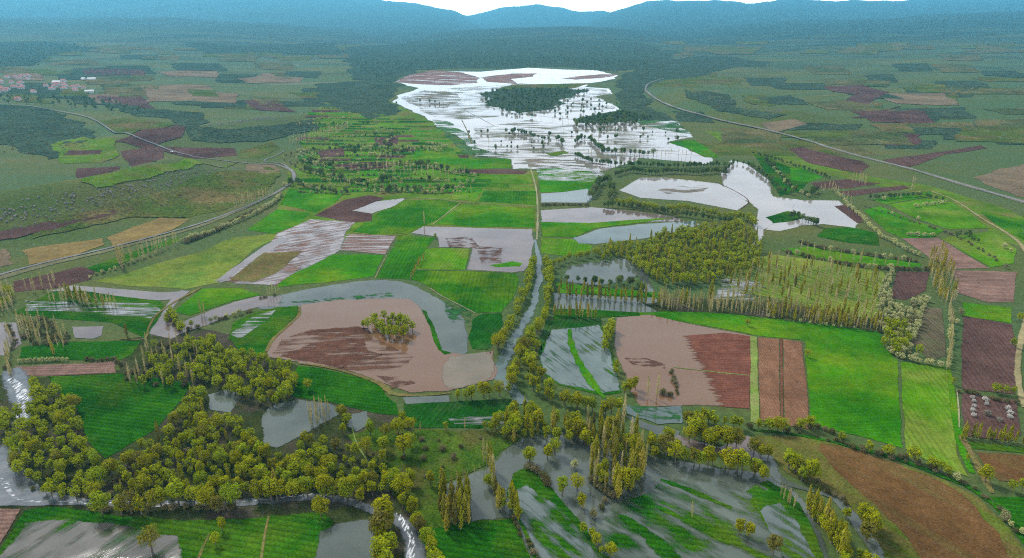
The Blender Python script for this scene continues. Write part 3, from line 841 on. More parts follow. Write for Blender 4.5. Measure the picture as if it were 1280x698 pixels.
F('field', 'green plot drowned by streaky water', 'crop_deep', [(672, 440), (690, 410), (752, 405), (766, 440), (778, 492), (750, 495), (698, 482), (676, 466)], 3, 0.6)
F('flood_water', 'streaky water over the drowned green plot', 'wm_crop', [(672, 448), (688, 412), (750, 406), (765, 440), (777, 490), (750, 493), (698, 481), (676, 466)], 5, 0.8)
strip('crop_strip', 'curved green crop line rising from the streaky water', 'crop', [(712, 412, 4), (714, 430, 9), (722, 450, 9), (734, 470, 11), (748, 490, 9), (756, 498, 4)], 6.5, 0.3)
F('field', 'long green crop behind the lilac lagoon and the brown strips', 'crop', [(790, 386), (868, 388), (960, 397), (1050, 408), (1101, 415), (1103, 428), (1118, 447), (1124, 452), (1125, 500), (1130, 562), (1090, 550), (1050, 541), (1014, 534), (1010, 500), (1005, 426), (944, 420), (900, 411), (850, 402), (800, 396)], 3, 0.5)
F('field', 'lighter green crop with a straight left edge', 'crop_light', [(1125, 452), (1150, 456), (1184, 459), (1192, 480), (1198, 520), (1198, 570), (1212, 598), (1160, 578), (1131, 562), (1126, 500)], 4, 0.5)
strip('crop_strip', 'verge along the right edge of the light green crop', 'crop', [(1186, 462, 5), (1190, 490, 8), (1195, 525, 10), (1202, 560, 10), (1215, 592, 8)], 4.6, 0.1)
F('flood_water', 'lilac lagoon before the red brown soil', 'w_mud', [(768, 397), (812, 393), (850, 402), (900, 412), (942, 420), (938, 512), (872, 508), (800, 510), (786, 490), (776, 462), (766, 432)], 4, 0.6)
F('field', 'red brown soil rising out of the lilac lagoon', 'mud_shore', [(852, 420), (905, 416), (941, 421), (938, 512), (872, 508), (856, 480)], 5, 0.3)
strip('bund', 'thin grassy bund across the lilac lagoon', 'verge', [(842, 460, 1.5), (870, 463, 2), (905, 467, 2), (936, 470, 2)], 7, 0.3)
F('mud', 'small mud traces in the lilac lagoon', 'mud_thin', [(780, 448), (806, 448), (832, 456), (832, 462), (790, 456)], 6, 0.6)
F('flood_water', 'teal pool with drowned weeds below the lilac lagoon', 'w_teal', [(782, 506), (800, 510), (852, 508), (852, 530), (822, 531), (785, 518)], 5, 0.8)
F('weed', 'dark drowned weeds in the teal pool', 'weed_thin', [(786, 508), (850, 508), (850, 528), (800, 522)], 6, 0.6)
F('field', 'olive verge between lagoon and ploughed strips', 'verge', [(938, 420), (946, 422), (949, 526), (956, 534), (938, 528)], 5, 0.3)
F('field', 'brown ploughed strip, left of the pair', 'soil', [(946, 422), (975, 424), (976, 530), (949, 526)], 5, 0.2)
F('field', 'dark furrow between the two ploughed strips', 'soil_red', [(975, 424), (978, 424), (979, 531), (976, 530)], 5.3, 0.1)
F('field', 'brown ploughed strip, right of the pair', 'soil', [(978, 424), (1003, 428), (1008, 470), (1011, 500), (1012, 538), (979, 532)], 5, 0.2)
# poplar plantation plots and right hand farms
F('field', 'yellow green plantation floor', 'meadow_yellow', [(905, 345), (960, 318), (1020, 325), (1104, 338), (1108, 346), (1096, 402), (1040, 392), (960, 372), (915, 366)], 3, 0.8)
F('flood_water', 'water standing in the plantation edge', 'wm_wet', [(900, 350), (935, 338), (960, 360), (940, 378), (890, 375)], 4, 1)
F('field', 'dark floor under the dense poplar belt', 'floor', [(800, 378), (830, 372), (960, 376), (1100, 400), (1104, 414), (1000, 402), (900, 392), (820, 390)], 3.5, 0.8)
F('field', 'dark brown square plough between blossom hedges', 'soil_dark', [(1121, 339), (1163, 340), (1158, 364), (1132, 376), (1110, 373)], 4, 0.4)
F('field', 'grey green fallow wedge between hedges', 'soil_grey', [(1156, 384), (1179, 386), (1184, 446), (1162, 452), (1138, 428)], 4, 0.4)
F('field', 'mauve ploughed wedge above the tan poplars', 'soil_mauve', [(1126, 298), (1174, 298), (1210, 320), (1238, 336), (1192, 337), (1160, 322)], 4, 0.4)
F('field', 'pinkish ploughed plot at the right edge', 'soil_mauve', [(1190, 338), (1272, 340), (1268, 378), (1236, 379), (1196, 367)], 4, 0.4)
F('field', 'bright green strip between two brown plots at right', 'crop', [(1202, 378), (1266, 385), (1266, 405), (1203, 396)], 4, 0.4)
F('field', 'dark red brown plough at the right edge', 'soil_dark', [(1203, 395), (1266, 406), (1270, 430), (1274, 470), (1270, 494), (1201, 487), (1200, 440)], 4.5, 0.4)
F('field', 'brown plot dotted with white bushes', 'soil_dark', [(1200, 491), (1272, 500), (1278, 545), (1264, 553), (1204, 546)], 4.5, 0.4)
F('field', 'green strip under the dotted brown plot', 'crop_deep', [(1208, 552), (1290, 560), (1300, 570), (1214, 562)], 4.5, 0.4)
F('field', 'brown plot near the right edge, below the green strip', 'soil_brown', [(1220, 565), (1300, 571), (1310, 606), (1248, 602), (1232, 590)], 4.5, 0.4)
F('field', 'green plot in the lower right corner', 'crop_deep', [(1236, 620), (1320, 622), (1330, 690), (1275, 672), (1252, 648)], 4.5, 0.4)
strip('track', 'dirt track between farm plots at right', 'track', [(1285, 390, 6), (1275, 430, 7), (1272, 470, 8), (1280, 510, 9)], 6, 0.2)
strip('track', 'olive track running down to the brown field', 'bank', [(1200, 545, 8), (1213, 565, 9), (1226, 590, 9), (1240, 617, 8)], 6, 0.2)
strip('crop_strip', 'pale ditch beside the light green crop', 'pale', [(1196, 488, 2), (1198, 510, 2.2), (1199, 535, 2.2)], 7, 0.2)
F('field', 'green crop above the mauve wedge', 'crop', [(1078, 263), (1100, 258), (1140, 275), (1182, 288), (1166, 298), (1126, 298), (1108, 290)], 4, 0.4)
F('field', 'light green crop under the pale hedge', 'crop_light', [(1110, 256), (1164, 247), (1192, 254), (1238, 286), (1184, 287), (1140, 272)], 4, 0.4)
F('field', 'small green crop near the upper hedge', 'crop', [(1088, 250), (1130, 244), (1164, 239), (1166, 246), (1108, 256)], 4, 0.4)
F('field', 'green crop beside the curving dirt track', 'crop_light', [(1174, 298), (1240, 289), (1272, 312), (1268, 330), (1238, 335), (1208, 318)], 4, 0.4)
F('field', 'green pasture right of the dirt track', 'crop_steep', [(1220, 262), (1300, 280), (1320, 330), (1278, 300), (1240, 278)], 3, 0.6)
F('field', 'dark green crop below the flooded corner', 'crop_deep', [(1030, 286), (1064, 284), (1098, 292), (1100, 308), (1060, 304), (1020, 296)], 4, 0.6)
F('field', 'green strip between two dark hedges', 'crop', [(975, 312), (1010, 308), (1080, 320), (1152, 330), (1152, 336), (1090, 332), (1000, 322)], 4, 0.5)
F('field', 'green meadow at the mouth of the flooded river', 'crop_deep', [(940, 190), (985, 208), (1030, 222), (1012, 228), (1000, 240), (975, 246), (955, 215)], 2, 1)
F('field', 'bright crop by the flooded river mouth', 'crop', [(986, 210), (1002, 209), (1031, 222), (1010, 228), (988, 226)], 3, 0.6)
F('field', 'dark plough strip above the flooded corner', 'soil_dark', [(1012, 229), (1060, 224), (1102, 230), (1062, 236), (1022, 236)], 3, 0.6)
F('field', 'dark plough strip below the tan road verge', 'soil_dark', [(1045, 240), (1130, 232), (1138, 236), (1062, 246)], 3, 0.6)
F('flood_water', 'bright flooded corner plot', 'w_lake', [(958, 248), (985, 250), (1050, 251), (1078, 278), (1070, 286), (1030, 281), (1002, 283), (975, 290), (956, 288)], 4, 1)
F('field', 'dark soil rising from the flooded corner plot', 'soil_dark', [(1042, 258), (1064, 255), (1080, 278), (1072, 280)], 5, 1)
F('field', 'green bar in the flooded corner', 'crop_deep', [(956, 272), (985, 264), (1010, 272), (985, 278), (966, 280)], 5, 1)
F('flood_water', 'white flooded river bending past the willow wood', 'w_lake', [(914, 200), (936, 206), (962, 226), (968, 246), (1000, 250), (985, 272), (956, 288), (950, 308), (938, 312), (946, 262), (934, 252), (906, 240), (898, 214)], 4, 1.5)
F('flood_water', 'white flooded plot behind the tree belt', 'w_lake', [(772, 238), (800, 222), (832, 222), (900, 230), (938, 254), (922, 264), (860, 252), (800, 248)], 4, 1)
F('mud', 'grey weed bar in the white flooded plot', 'lakeweed', [(820, 238), (850, 232), (890, 232), (880, 240), (835, 244)], 5, 1)
strip('bund', 'dark earth bund across the flooded river', 'soil_dark', [(895, 228, 1), (920, 240, 1.3), (936, 252, 1.6), (925, 262, 1.3)], 6, 0.3)
# --- lake ------------------------------------------------------------------------------
F('flood_water', 'wide white flood lake in the upper middle of the valley', 'w_lake', [(489, 128), (497, 119), (522, 111), (506, 106), (494, 102), (512, 94), (545, 89), (600, 90), (660, 85), (700, 87), (745, 88), (772, 94), (770, 99), (740, 104), (730, 109), (762, 111), (766, 118), (742, 121), (766, 130), (781, 137), (778, 143), (815, 148), (842, 150), (854, 161), (868, 172), (836, 178), (862, 186), (892, 198), (880, 206), (850, 202), (800, 198), (760, 214), (715, 214), (690, 209), (668, 212), (640, 212), (636, 199), (592, 196), (588, 184), (570, 170), (548, 162), (540, 152), (520, 142)], 3, 6)
F('mud', 'red brown mud flat at the far left end of the lake', 'mudbar', [(492, 103), (510, 94), (540, 88), (580, 91), (600, 97), (598, 104), (565, 107), (530, 106)], 5, 6)
F('mud', 'long red brown mud bar at the far end of the lake', 'mudbar', [(600, 97), (640, 92), (672, 92), (668, 96), (640, 99), (650, 106), (610, 103)], 5, 6)
F('mud', 'thin mud bar at the far right end of the lake', 'mudbar', [(700, 98), (750, 93), (776, 93), (760, 97), (720, 100)], 5, 6)
F('mud', 'greenish bar in front of the wooded island', 'steppe_green', [(640, 106), (700, 105), (740, 104), (720, 110), (660, 114), (620, 112)], 5, 5)
F('mud', 'ragged mud and reeds showing through the near part of the lake', 'lakeshow', [(590, 160), (660, 150), (720, 156), (830, 152), (862, 172), (834, 182), (860, 190), (800, 197), (740, 206), (680, 206), (640, 206), (636, 198), (594, 194)], 4.2, 5)
F('mud', 'ragged mud and reeds showing through the far part of the lake', 'lakeshow', [(500, 124), (540, 112), (600, 108), (650, 104), (760, 112), (770, 128), (770, 136), (700, 142), (640, 144), (580, 150), (540, 146)], 4.2, 6)
F('field', 'green shelf drowned along the left lake shore', 'shoreweed', [(540, 150), (560, 152), (590, 170), (600, 186), (640, 196), (600, 198), (575, 190), (555, 168)], 4.4, 5)
F('field', 'green shelf drowned along the right lake shore', 'shoreweed', [(770, 128), (790, 140), (840, 148), (866, 168), (845, 166), (800, 156), (770, 142)], 4.4, 5)
F('mud', 'reed patches in the left bay of the lake', 'lakeweed', [(500, 122), (530, 113), (570, 116), (580, 124), (560, 136), (530, 134), (510, 130)], 5, 5)
F('island', 'dark wooded island in the lake', 'scrub', [(601, 118), (620, 112), (650, 110), (700, 110), (735, 112), (722, 119), (700, 124), (704, 131), (680, 138), (650, 142), (630, 138), (610, 130)], 6, 16)
F('island', 'dark wooded spit right of the island', 'scrub', [(722, 148), (752, 142), (780, 138), (812, 146), (790, 152), (750, 154), (720, 154)], 6, 3)
F('mud', 'dry yellowish plot at the lake foot', 'meadow', [(680, 192), (705, 188), (712, 192), (690, 196)], 5, 2)
F('mud', 'pale mud at the lake foot', 'lakeweed', [(655, 200), (700, 196), (760, 206), (740, 213), (700, 210), (660, 210)], 5, 2)
F('field', 'bright green wedge reaching into the lake', 'crop', [(834, 178), (852, 176), (868, 175), (892, 190), (900, 198), (880, 197), (858, 186)], 5, 1)
for a in ([(545, 148, .8), (570, 147, .8), (600, 146, .9)], [(580, 138, .7), (600, 148, .8), (618, 158, .9)], [(577, 150, 1), (584, 164, 1.6), (590, 180, 2)], [(592, 164, .9), (630, 162, 1), (660, 163, .9)],
          [(650, 166, 1), (680, 172, 1.3), (708, 178, 1.2)], [(596, 177, .8), (640, 176, .8)], [(592, 184, .9), (640, 183, 1), (690, 181, .9)], [(592, 188, .8), (650, 187, 1), (705, 190, 1)],
          [(598, 168, .7), (625, 172, .8)], [(690, 168, .8), (760, 160, .8), (850, 163, .8)], [(720, 172, .7), (800, 170, .8), (850, 172, .8)], [(640, 142, .8), (700, 148, 1.2), (720, 150, 1)], [(830, 192, .7), (880, 195, .8)]):
    strip('bund', 'thin earth bund crossing the white lake', 'bank', a, 6, 0.4)
# --- long ditch road and canal --------------------------------------------------------
strip('track', 'pale ditch road running down the middle of the valley', 'pale', [(662, 208, 1.4), (666, 220, 1.8), (670, 236, 2.2), (672, 256, 2.4), (672, 280, 3), (671, 300, 3)], 6, 0.3)
strip('canal', 'grey canal between two willow rows', 'w_teal', [(669, 300, 3), (671, 312, 6), (674, 325, 8), (673, 337, 7), (675, 348, 10), (670, 362, 8), (669, 375, 11), (665, 386, 10), (659, 397, 13), (652, 408, 11), (646, 418, 14), (638, 432, 14), (632, 445, 18), (626, 458, 16), (627, 472, 20), (640, 488, 18), (655, 505, 16)], 4.5, 0.3)
# --- muddy lagoon with island ------------------------------------------------------------
F('flood_water', 'blue grey flood water around the top of the muddy lagoon', 'w_grey', [(318, 376), (362, 366), (400, 358), (450, 351), (490, 349), (520, 357), (545, 370), (562, 382), (582, 396), (586, 420), (588, 446), (552, 446), (544, 420), (532, 396), (514, 378), (470, 378), (420, 380), (376, 384), (345, 388), (320, 388)], 3.5, 0.8, 1)
F('flood_water', 'pink muddy lagoon around the willow island', 'w_mud', [(374, 381), (420, 375), (470, 373), (514, 374), (526, 384), (536, 398), (545, 414), (553, 439), (584, 443), (618, 438), (624, 462), (618, 476), (590, 484), (560, 491), (512, 493), (482, 482), (458, 474), (434, 465), (390, 458), (372, 455), (333, 447), (334, 430), (358, 408), (374, 393)], 5, 0.8)
F('flood_water', 'silty corner of the lagoon by the canal', 'w_silt', [(556, 446), (584, 443), (616, 439), (622, 462), (614, 476), (590, 483), (562, 489), (548, 480)], 6, 0.8, 1)
F('mud', 'brown mud bank emerging from the lagoon', 'mud_streak', [(348, 442), (372, 437), (396, 428), (424, 425), (454, 423), (462, 438), (486, 444), (468, 449), (440, 452), (432, 464), (396, 456), (360, 449)], 7, 1.0)
F('mud', 'wide shallow mud around the emerging bank', 'mud_wide', [(338, 444), (350, 424), (390, 412), (450, 408), (470, 424), (520, 446), (500, 462), (450, 466), (430, 464), (390, 456), (372, 453)], 6.5, 1.5)
F('mud', 'smaller mud streak beside the willow island', 'mud_streak', [(380, 416), (420, 410), (460, 411), (466, 418), (430, 421), (384, 420)], 7, 1.0)
F('mud', 'mud traces near the front of the lagoon', 'mud_thin', [(470, 470), (510, 472), (520, 480), (490, 486)], 7, 1.0)
F('weed', 'green weed line along the muddy lagoon', 'crop_deep', [(528, 388), (534, 392), (544, 414), (552, 438), (565, 442), (556, 444), (548, 438), (538, 412)], 7, 0.8)
F('weed', 'drowned weeds in the blue grey water', 'weed_thin', [(555, 376), (580, 384), (590, 392), (585, 404), (565, 404), (556, 390)], 6, 0.8)
F('weed', 'thin weed line at the head of the lagoon', 'weed_thin', [(340, 380), (420, 372), (490, 366), (492, 371), (420, 377)], 6, 0.8)
strip('bank', 'dry orange bank along the front of the lagoon', 'bank', [(372, 455, 3), (400, 458, 4), (434, 466, 4), (460, 474, 6), (478, 482, 9), (490, 492, 10), (510, 495, 7), (540, 494, 5), (564, 492, 4)], 8, 0.3)
strip('bank', 'dry bank at the left side of the lagoon', 'bank', [(374, 384, 2), (374, 394, 4), (360, 408, 5), (342, 424, 5), (333, 440, 4)], 8, 0.3)
F('field', 'dark green crop left of the muddy lagoon', 'crop_deep', [(284, 424), (290, 404), (320, 390), (346, 384), (373, 382), (374, 393), (358, 408), (341, 424), (332, 442), (318, 446), (298, 440)], 4.5, 0.5)
F('flood_water', 'thin water streak in the dark green crop', 'wm_wet', [(288, 418), (320, 394), (345, 388), (330, 404), (300, 424)], 5.5, 0.6)
# --- left farms ---------------------------------------------------------------------------
F('flood_water', 'pale flood channel winding to the left', 'w_lilac', [(322, 370), (290, 378), (262, 388), (240, 397), (224, 403), (214, 396), (222, 380), (238, 364), (226, 362), (210, 376), (200, 392), (190, 408), (184, 418), (198, 422), (214, 425), (228, 418), (242, 413), (264, 406), (292, 394), (324, 385), (350, 384), (356, 370)], 4.2, 0.6)
F('field', 'green crop above the pale flood channel', 'crop', [(216, 390), (236, 374), (252, 361), (300, 360), (329, 369), (290, 377), (262, 387), (238, 395)], 4, 0.5)
F('field', 'green crop in flooded rows at left', 'crop_deep', [(14, 392), (66, 364), (110, 361), (200, 374), (206, 385), (192, 418), (178, 423), (140, 404), (60, 398)], 3, 0.6)
F('flood_water', 'pale flood strip above the flooded rows', 'w_lilac', [(60, 365), (92, 357), (130, 360), (200, 366), (238, 364), (226, 374), (200, 376), (160, 372), (100, 364)], 4, 0.6)
F('flood_water', 'streaks of water between the crop rows', 'wm_wet', [(30, 376), (190, 379), (204, 388), (194, 400), (110, 392), (30, 390)], 4.5, 1)
F('flood_water', 'small pond beside the bare thicket', 'w_lilac', [(90, 409), (130, 408), (127, 420), (116, 424), (94, 423)], 4.5, 0.6)
F('flood_water', 'grey flood at the left edge', 'w_lilac', [(-40, 402), (22, 403), (30, 430), (5, 446), (-40, 450)], 4, 0.8)
F('field', 'green crop above the mauve strip', 'crop_deep', [(22, 448), (26, 434), (90, 427), (178, 426), (166, 444), (150, 451), (90, 451)], 4, 0.5)
F('field', 'mauve wet strip above the big dark crop', 'soil_mauve', [(18, 458), (80, 455), (145, 452), (146, 467), (60, 471), (18, 471)], 4, 0.5)
strip('track', 'pale path between the left crops', 'bank', [(150, 424, 3), (180, 424, 3), (186, 410, 3), (195, 395, 3), (212, 382, 4), (240, 366, 4), (252, 360, 3)], 7, 0.2)
# --- lower left -----------------------------------------------------------------------------
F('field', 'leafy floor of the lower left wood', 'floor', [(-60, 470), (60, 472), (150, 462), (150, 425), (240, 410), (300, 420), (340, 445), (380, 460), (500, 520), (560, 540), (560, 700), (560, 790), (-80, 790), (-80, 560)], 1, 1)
F('field', 'big dark green crop enclosed by the wood', 'crop_deep', [(58, 471), (148, 467), (242, 478), (224, 505), (198, 535), (160, 558), (130, 575), (108, 552), (98, 520), (88, 500), (66, 488)], 4, 0.5)
F('field', 'dark green crop between lagoon and wood', 'crop_deep', [(372, 457), (392, 459), (432, 467), (460, 475), (476, 483), (484, 495), (496, 504), (502, 520), (470, 518), (440, 511), (408, 503), (364, 497), (358, 480)], 4, 0.5)
F('field', 'very dark wet crop below the lagoon', 'crop_dark', [(504, 504), (540, 503), (580, 501), (640, 499), (648, 514), (630, 530), (600, 537), (560, 536), (518, 535), (504, 524)], 4, 0.5)
F('flood_water', 'blue strip of water above the wet crop', 'w_grey', [(504, 497), (560, 495), (562, 503), (508, 506)], 5, 0.5)
F('flood_water', 'thin streaks of water in the wet crop', 'wm_wet', [(560, 524), (640, 516), (630, 530), (570, 534)], 5, 0.5)
F('flood_water', 'dark pool inside the lower left wood', 'w_grey', [(326, 520), (336, 508), (372, 498), (414, 504), (432, 514), (402, 532), (380, 545), (346, 562), (326, 556)], 4, 0.8)
F('flood_water', 'small pool under the wood edge', 'w_grey', [(260, 494), (290, 484), (302, 498), (288, 516), (262, 512)], 4, 0.8)
F('flood_water', 'narrow pool by the wood path', 'w_grey', [(440, 518), (458, 514), (462, 530), (446, 540), (434, 534)], 4, 0.8)
F('field', 'olive meadow right of the lower wood', 'meadow_dark', [(430, 545), (470, 535), (520, 536), (600, 538), (640, 536), (652, 546), (632, 562), (606, 584), (556, 606), (520, 604), (470, 580)], 4, 0.8)
strip('track', 'faint grassy path across the wood clearing', 'verge', [(440, 535, 2), (446, 555, 2.5), (458, 575, 2.5), (468, 592, 2)], 5, 0.3)
strip('stream', 'dark rushing stream at the left edge', 'w_stream', [(14, 462, 22), (22, 480, 30), (30, 505, 26), (26, 530, 20), (18, 550, 22), (4, 575, 40), (0, 600, 60)], 5, 0.1)
F('stream', 'wide slack reach of the stream at the left edge', 'w_stream', [(-60, 575), (5, 570), (30, 590), (55, 612), (110, 624), (160, 622), (158, 634), (110, 634), (60, 633), (0, 634), (-60, 634)], 5.2, 0.5)
strip('stream', 'dark stream running behind the pollard row', 'w_stream', [(90, 628, 14), (130, 629, 13), (180, 631, 12), (240, 630, 12), (300, 629, 14), (340, 626, 14), (390, 622, 14), (430, 626, 14), (470, 640, 14), (500, 652, 18), (515, 672, 22), (520, 700, 28), (520, 760, 34)], 5.4, 0.1)
strip('stream_foam', 'white rapids at the upper left bend', 'foam_down', [(12, 474, 10), (26, 488, 12), (30, 510, 16), (25, 535, 10)], 7, 0.2)
strip('stream_foam', 'white rapids at the left edge', 'foam', [(-10, 596, 6), (6, 604, 7), (14, 618, 5), (30, 627, 4), (60, 628, 4)], 7, 0.2)
strip('stream_foam', 'white rapids behind the pollard row', 'foam', [(75, 627, 6), (110, 628, 9), (135, 628, 7), (180, 630, 3), (240, 630, 3), (300, 628, 3), (345, 624, 3), (390, 619, 4), (420, 623, 3)], 7, 0.2)
strip('stream_foam', 'white rapids at the bottom centre', 'foam_down', [(496, 640, 6), (504, 655, 8), (514, 672, 8), (514, 690, 12), (508, 720, 12)], 7, 0.2)
F('field', 'reddish bare soil in the lower left corner', 'soil_mauve', [(-80, 634), (28, 636), (14, 662), (-10, 698), (-80, 760)], 6, 0.5)
F('field', 'drowned green crop along the bottom left', 'crop_deep', [(30, 638), (70, 633), (110, 638), (150, 645), (230, 650), (300, 649), (340, 644), (402, 640), (418, 652), (404, 690), (380, 800), (-80, 800), (-10, 698), (14, 664)], 4, 0.5)
F('flood_water', 'streaky flood over the bottom left crop', 'wm_left', [(30, 654), (90, 648), (150, 654), (226, 670), (232, 700), (220, 800), (-90, 800), (0, 692)], 5, 0.8)
F('flood_water', 'dark pond between crop and stream at the bottom', 'w_grey', [(398, 664), (420, 654), (462, 648), (474, 665), (470, 720), (440, 800), (360, 800), (392, 692)], 5, 0.8)
strip('track', 'brown path through the bottom left crop', 'bank', [(336, 646, 3), (332, 665, 3.5), (328, 690, 4.5), (322, 740, 6)], 6, 0.2)
strip('track', 'faint path through the bottom left crop', 'bank', [(262, 668, 2), (254, 685, 3.5), (244, 710, 5)], 6, 0.3)
# --- lower centre and right -------------------------------------------------------------------
F('field', 'dark green meadow at the bottom centre', 'meadow_dark', [(468, 590), (520, 600), (548, 600), (560, 655), (600, 650), (640, 648), (656, 680), (690, 740), (700, 800), (530, 800), (532, 690), (520, 650), (490, 620)], 3.6, 0.6)
F('field', 'dark green crop patch at the bottom centre', 'crop_deep', [(520, 664), (570, 655), (640, 648), (656, 680), (690, 740), (700, 800), (545, 800), (534, 690)], 4, 0.6)
F('flood_water', 'flooded lower centre with tree reflections', 'w_grey', [(552, 606), (580, 596), (606, 586), (632, 560), (650, 548), (700, 540), (735, 535), (760, 560), (850, 575), (900, 585), (960, 590), (990, 605), (1016, 640), (1040, 700), (1070, 800), (700, 800), (690, 740), (656, 690), (640, 650), (600, 652), (575, 660), (556, 640)], 3, 0.8)
F('field', 'drowned green crop wedge left of the tall reflections', 'crop_deep', [(640, 592), (658, 582), (680, 598), (700, 622), (728, 655), (760, 700), (800, 800), (705, 800), (676, 720), (650, 660), (632, 620)], 4, 0.6)
F('flood_water', 'milky water over the green wedge', 'wm_diag_half', [(632, 612), (660, 606), (690, 626), (720, 655), (760, 710), (800, 800), (720, 800), (680, 720), (652, 660)], 5, 0.8)
F('field', 'drowned green crop at the bottom right of the flood', 'crop_deep', [(745, 655), (770, 630), (800, 620), (830, 598), (880, 608), (930, 615), (960, 600), (985, 612), (1010, 648), (1030, 700), (1060, 800), (760, 800)], 4, 0.8)
F('flood_water', 'grey flood streaking diagonally over the lower crop', 'wm_diag', [(735, 655), (765, 628), (795, 612), (830, 592), (900, 600), (950, 604), (985, 628), (1000, 660), (1030, 720), (1060, 800), (750, 800)], 5, 0.8)
strip('crop_strip', 'long green crop line in the flood, upper', 'crop_deep', [(826, 600, 6), (860, 613, 12), (890, 626, 10), (915, 636, 5)], 6, 0.35)
strip('crop_strip', 'long green crop line in the flood, middle', 'crop_deep', [(822, 634, 6), (850, 648, 10), (880, 664, 10), (912, 682, 5)], 6, 0.35)
strip('crop_strip', 'long green crop line in the flood, lower', 'crop_deep', [(774, 645, 8), (800, 662, 20), (825, 684, 22), (850, 710, 24), (880, 750, 24)], 6, 0.3)
F('field', 'green crop corner beside the pollard row', 'crop_deep', [(935, 625), (960, 612), (985, 612), (1012, 650), (1032, 700), (1062, 800), (1010, 800), (970, 680)], 6, 1.0)
F('flood_water', 'thin water streaks in the crop corner', 'wm_diag_half', [(950, 640), (975, 630), (1000, 660), (1030, 720), (1000, 740)], 7, 1.0)
F('flood_water', 'pink grey pools behind the right tree row', 'w_lilac', [(820, 535), (850, 545), (900, 560), (935, 545), (955, 558), (960, 580), (930, 572), (880, 566), (830, 552)], 4, 0.8)
F('flood_water', 'narrow water below the teal pool', 'w_grey', [(782, 520), (822, 533), (850, 540), (840, 550), (800, 535)], 4, 0.8)
strip('stream', 'grey brook along the big brown field', 'w_grey', [(940, 552, 10), (960, 575, 16), (972, 598, 18), (1000, 610, 8), (1040, 622, 9), (1064, 645, 18), (1080, 668, 18), (1095, 690, 16), (1105, 730, 18)], 6, 0.15)
F('field', 'weedy headland of the big brown field', 'soil_olive', [(940, 544), (1000, 546), (1040, 553), (1100, 572), (1180, 600), (1226, 624), (1262, 660), (1300, 720), (1340, 800), (1120, 800), (1090, 700), (1060, 640), (1020, 610), (980, 590)], 5, 0.6)
F('field', 'big brown tilled field in the lower right', 'soil_brown', [(1012, 552), (1060, 560), (1120, 580), (1180, 604), (1216, 628), (1248, 668), (1275, 720), (1290, 800), (1190, 800), (1165, 720), (1130, 668), (1090, 630), (1050, 596)], 6, 0.8, 1)
strip('verge', 'grassy verge along the hedge above the big brown field', 'crop_deep', [(940, 538, 4), (1000, 545, 5), (1060, 558, 6), (1120, 574, 7), (1180, 597, 8), (1215, 612, 8), (1250, 640, 8), (1285, 685, 8)], 7.5, 0.3)
# ------------------------------------------------------------------ tree prototypes
def tube(path, radii, sides=6):
    V, Fc = [], []
    for i, (p, r) in enumerate(zip(path, radii)):
        p = Vector(p)
        d = Vector(path[min(i + 1, len(path) - 1)]) - Vector(path[max(i - 1, 0)])
        d.normalize()
        a = d.orthogonal().normalized()
        b = d.cross(a)
        for k in range(sides):
            t = 2 * math.pi * k / sides
            V.append(tuple(p + (a * math.cos(t) + b * math.sin(t)) * r))
    for i in range(len(path) - 1):
        for k in range(sides):
            k2 = (k + 1) % sides
            Fc.append((i * sides + k, i * sides + k2, (i + 1) * sides + k2, (i + 1) * sides + k))
    return V, Fc


def join(chunks):
    V, Fc = [], []
    for v, f in chunks:
        o = len(V)
        V += v
        Fc += [tuple(i + o for i in q) for q in f]
    return V, Fc


def quads(cen, nor, size, rs, elong=1.0, up=False):
    """One small leaf-clump quad per centre, facing nor, as vertex and face arrays."""
    n = len(cen)
    nor = nor / np.maximum(np.linalg.norm(nor, axis=1, keepdims=True), 1e-6)
    ref = rs.normal(size=(n, 3))
    if up:
        ref = np.tile([0, 0, 1.0], (n, 1)) + rs.normal(scale=0.12, size=(n, 3))
    v = ref - nor * np.sum(ref * nor, 1, keepdims=True)
    v /= np.maximum(np.linalg.norm(v, axis=1, keepdims=True), 1e-6)
    u = np.cross(v, nor)
    s = (size * rs.uniform(0.6, 1.3, n))[:, None]
    a, b = u * s * 0.5, v * s * 0.5 * elong
    P = np.stack([cen - a - b * 0.6, cen + a * 0.7 - b, cen + a + b * 0.5, cen - a * 0.5 + b], 1)
    return P.reshape(-1, 3), np.arange(4 * n).reshape(n, 4)


def round_crown(seed, h, rx, n, size, lobes=13, base=0.30, droop=0.0):
    rs = np.random.RandomState(seed)
    cz = h * (base + 1) / 2
    rz = h * (1 - base) / 2
    C, Nn, T, L = [], [], [], []
    for i in range(lobes):
        th = 2 * math.pi * (i * 0.618 + rs.uniform(-.1, .1))
        zz = -0.75 + 1.6 * (i + 0.5) / lobes
        rr = math.sqrt(max(0.05, 1 - (zz * 0.85) ** 2)) * rs.uniform(0.45, 0.8)
        c = np.array([math.cos(th) * rr * rx * 0.75, math.sin(th) * rr * rx * 0.75, cz + zz * rz * 0.72])
        lr = rx * rs.uniform(0.34, 0.52)
        L.append((c, lr))
        m = int(n / lobes)
        d = rs.normal(size=(m, 3))
        d /= np.linalg.norm(d, axis=1, keepdims=True)
        rad = lr * (rs.uniform(0.35, 1.08, (m, 1)) ** 0.55)
        p = c + d * rad * np.array([1, 1, 0.9 + droop])
        C.append(p)
        Nn.append(d + rs.normal(scale=0.45, size=(m, 3)) + np.array([0, 0, 0.25]))
        T.append(np.clip(rs.uniform(0.05, 0.95) * 0.6 + rs.uniform(0, 0.4, m), 0, 1))
    C, Nn, T = np.concatenate(C), np.concatenate(Nn), np.concatenate(T)
    keep = C[:, 2] > 0.12
    V, Fc = quads(C[keep], Nn[keep], size, rs)
    return V, Fc, T[keep], L


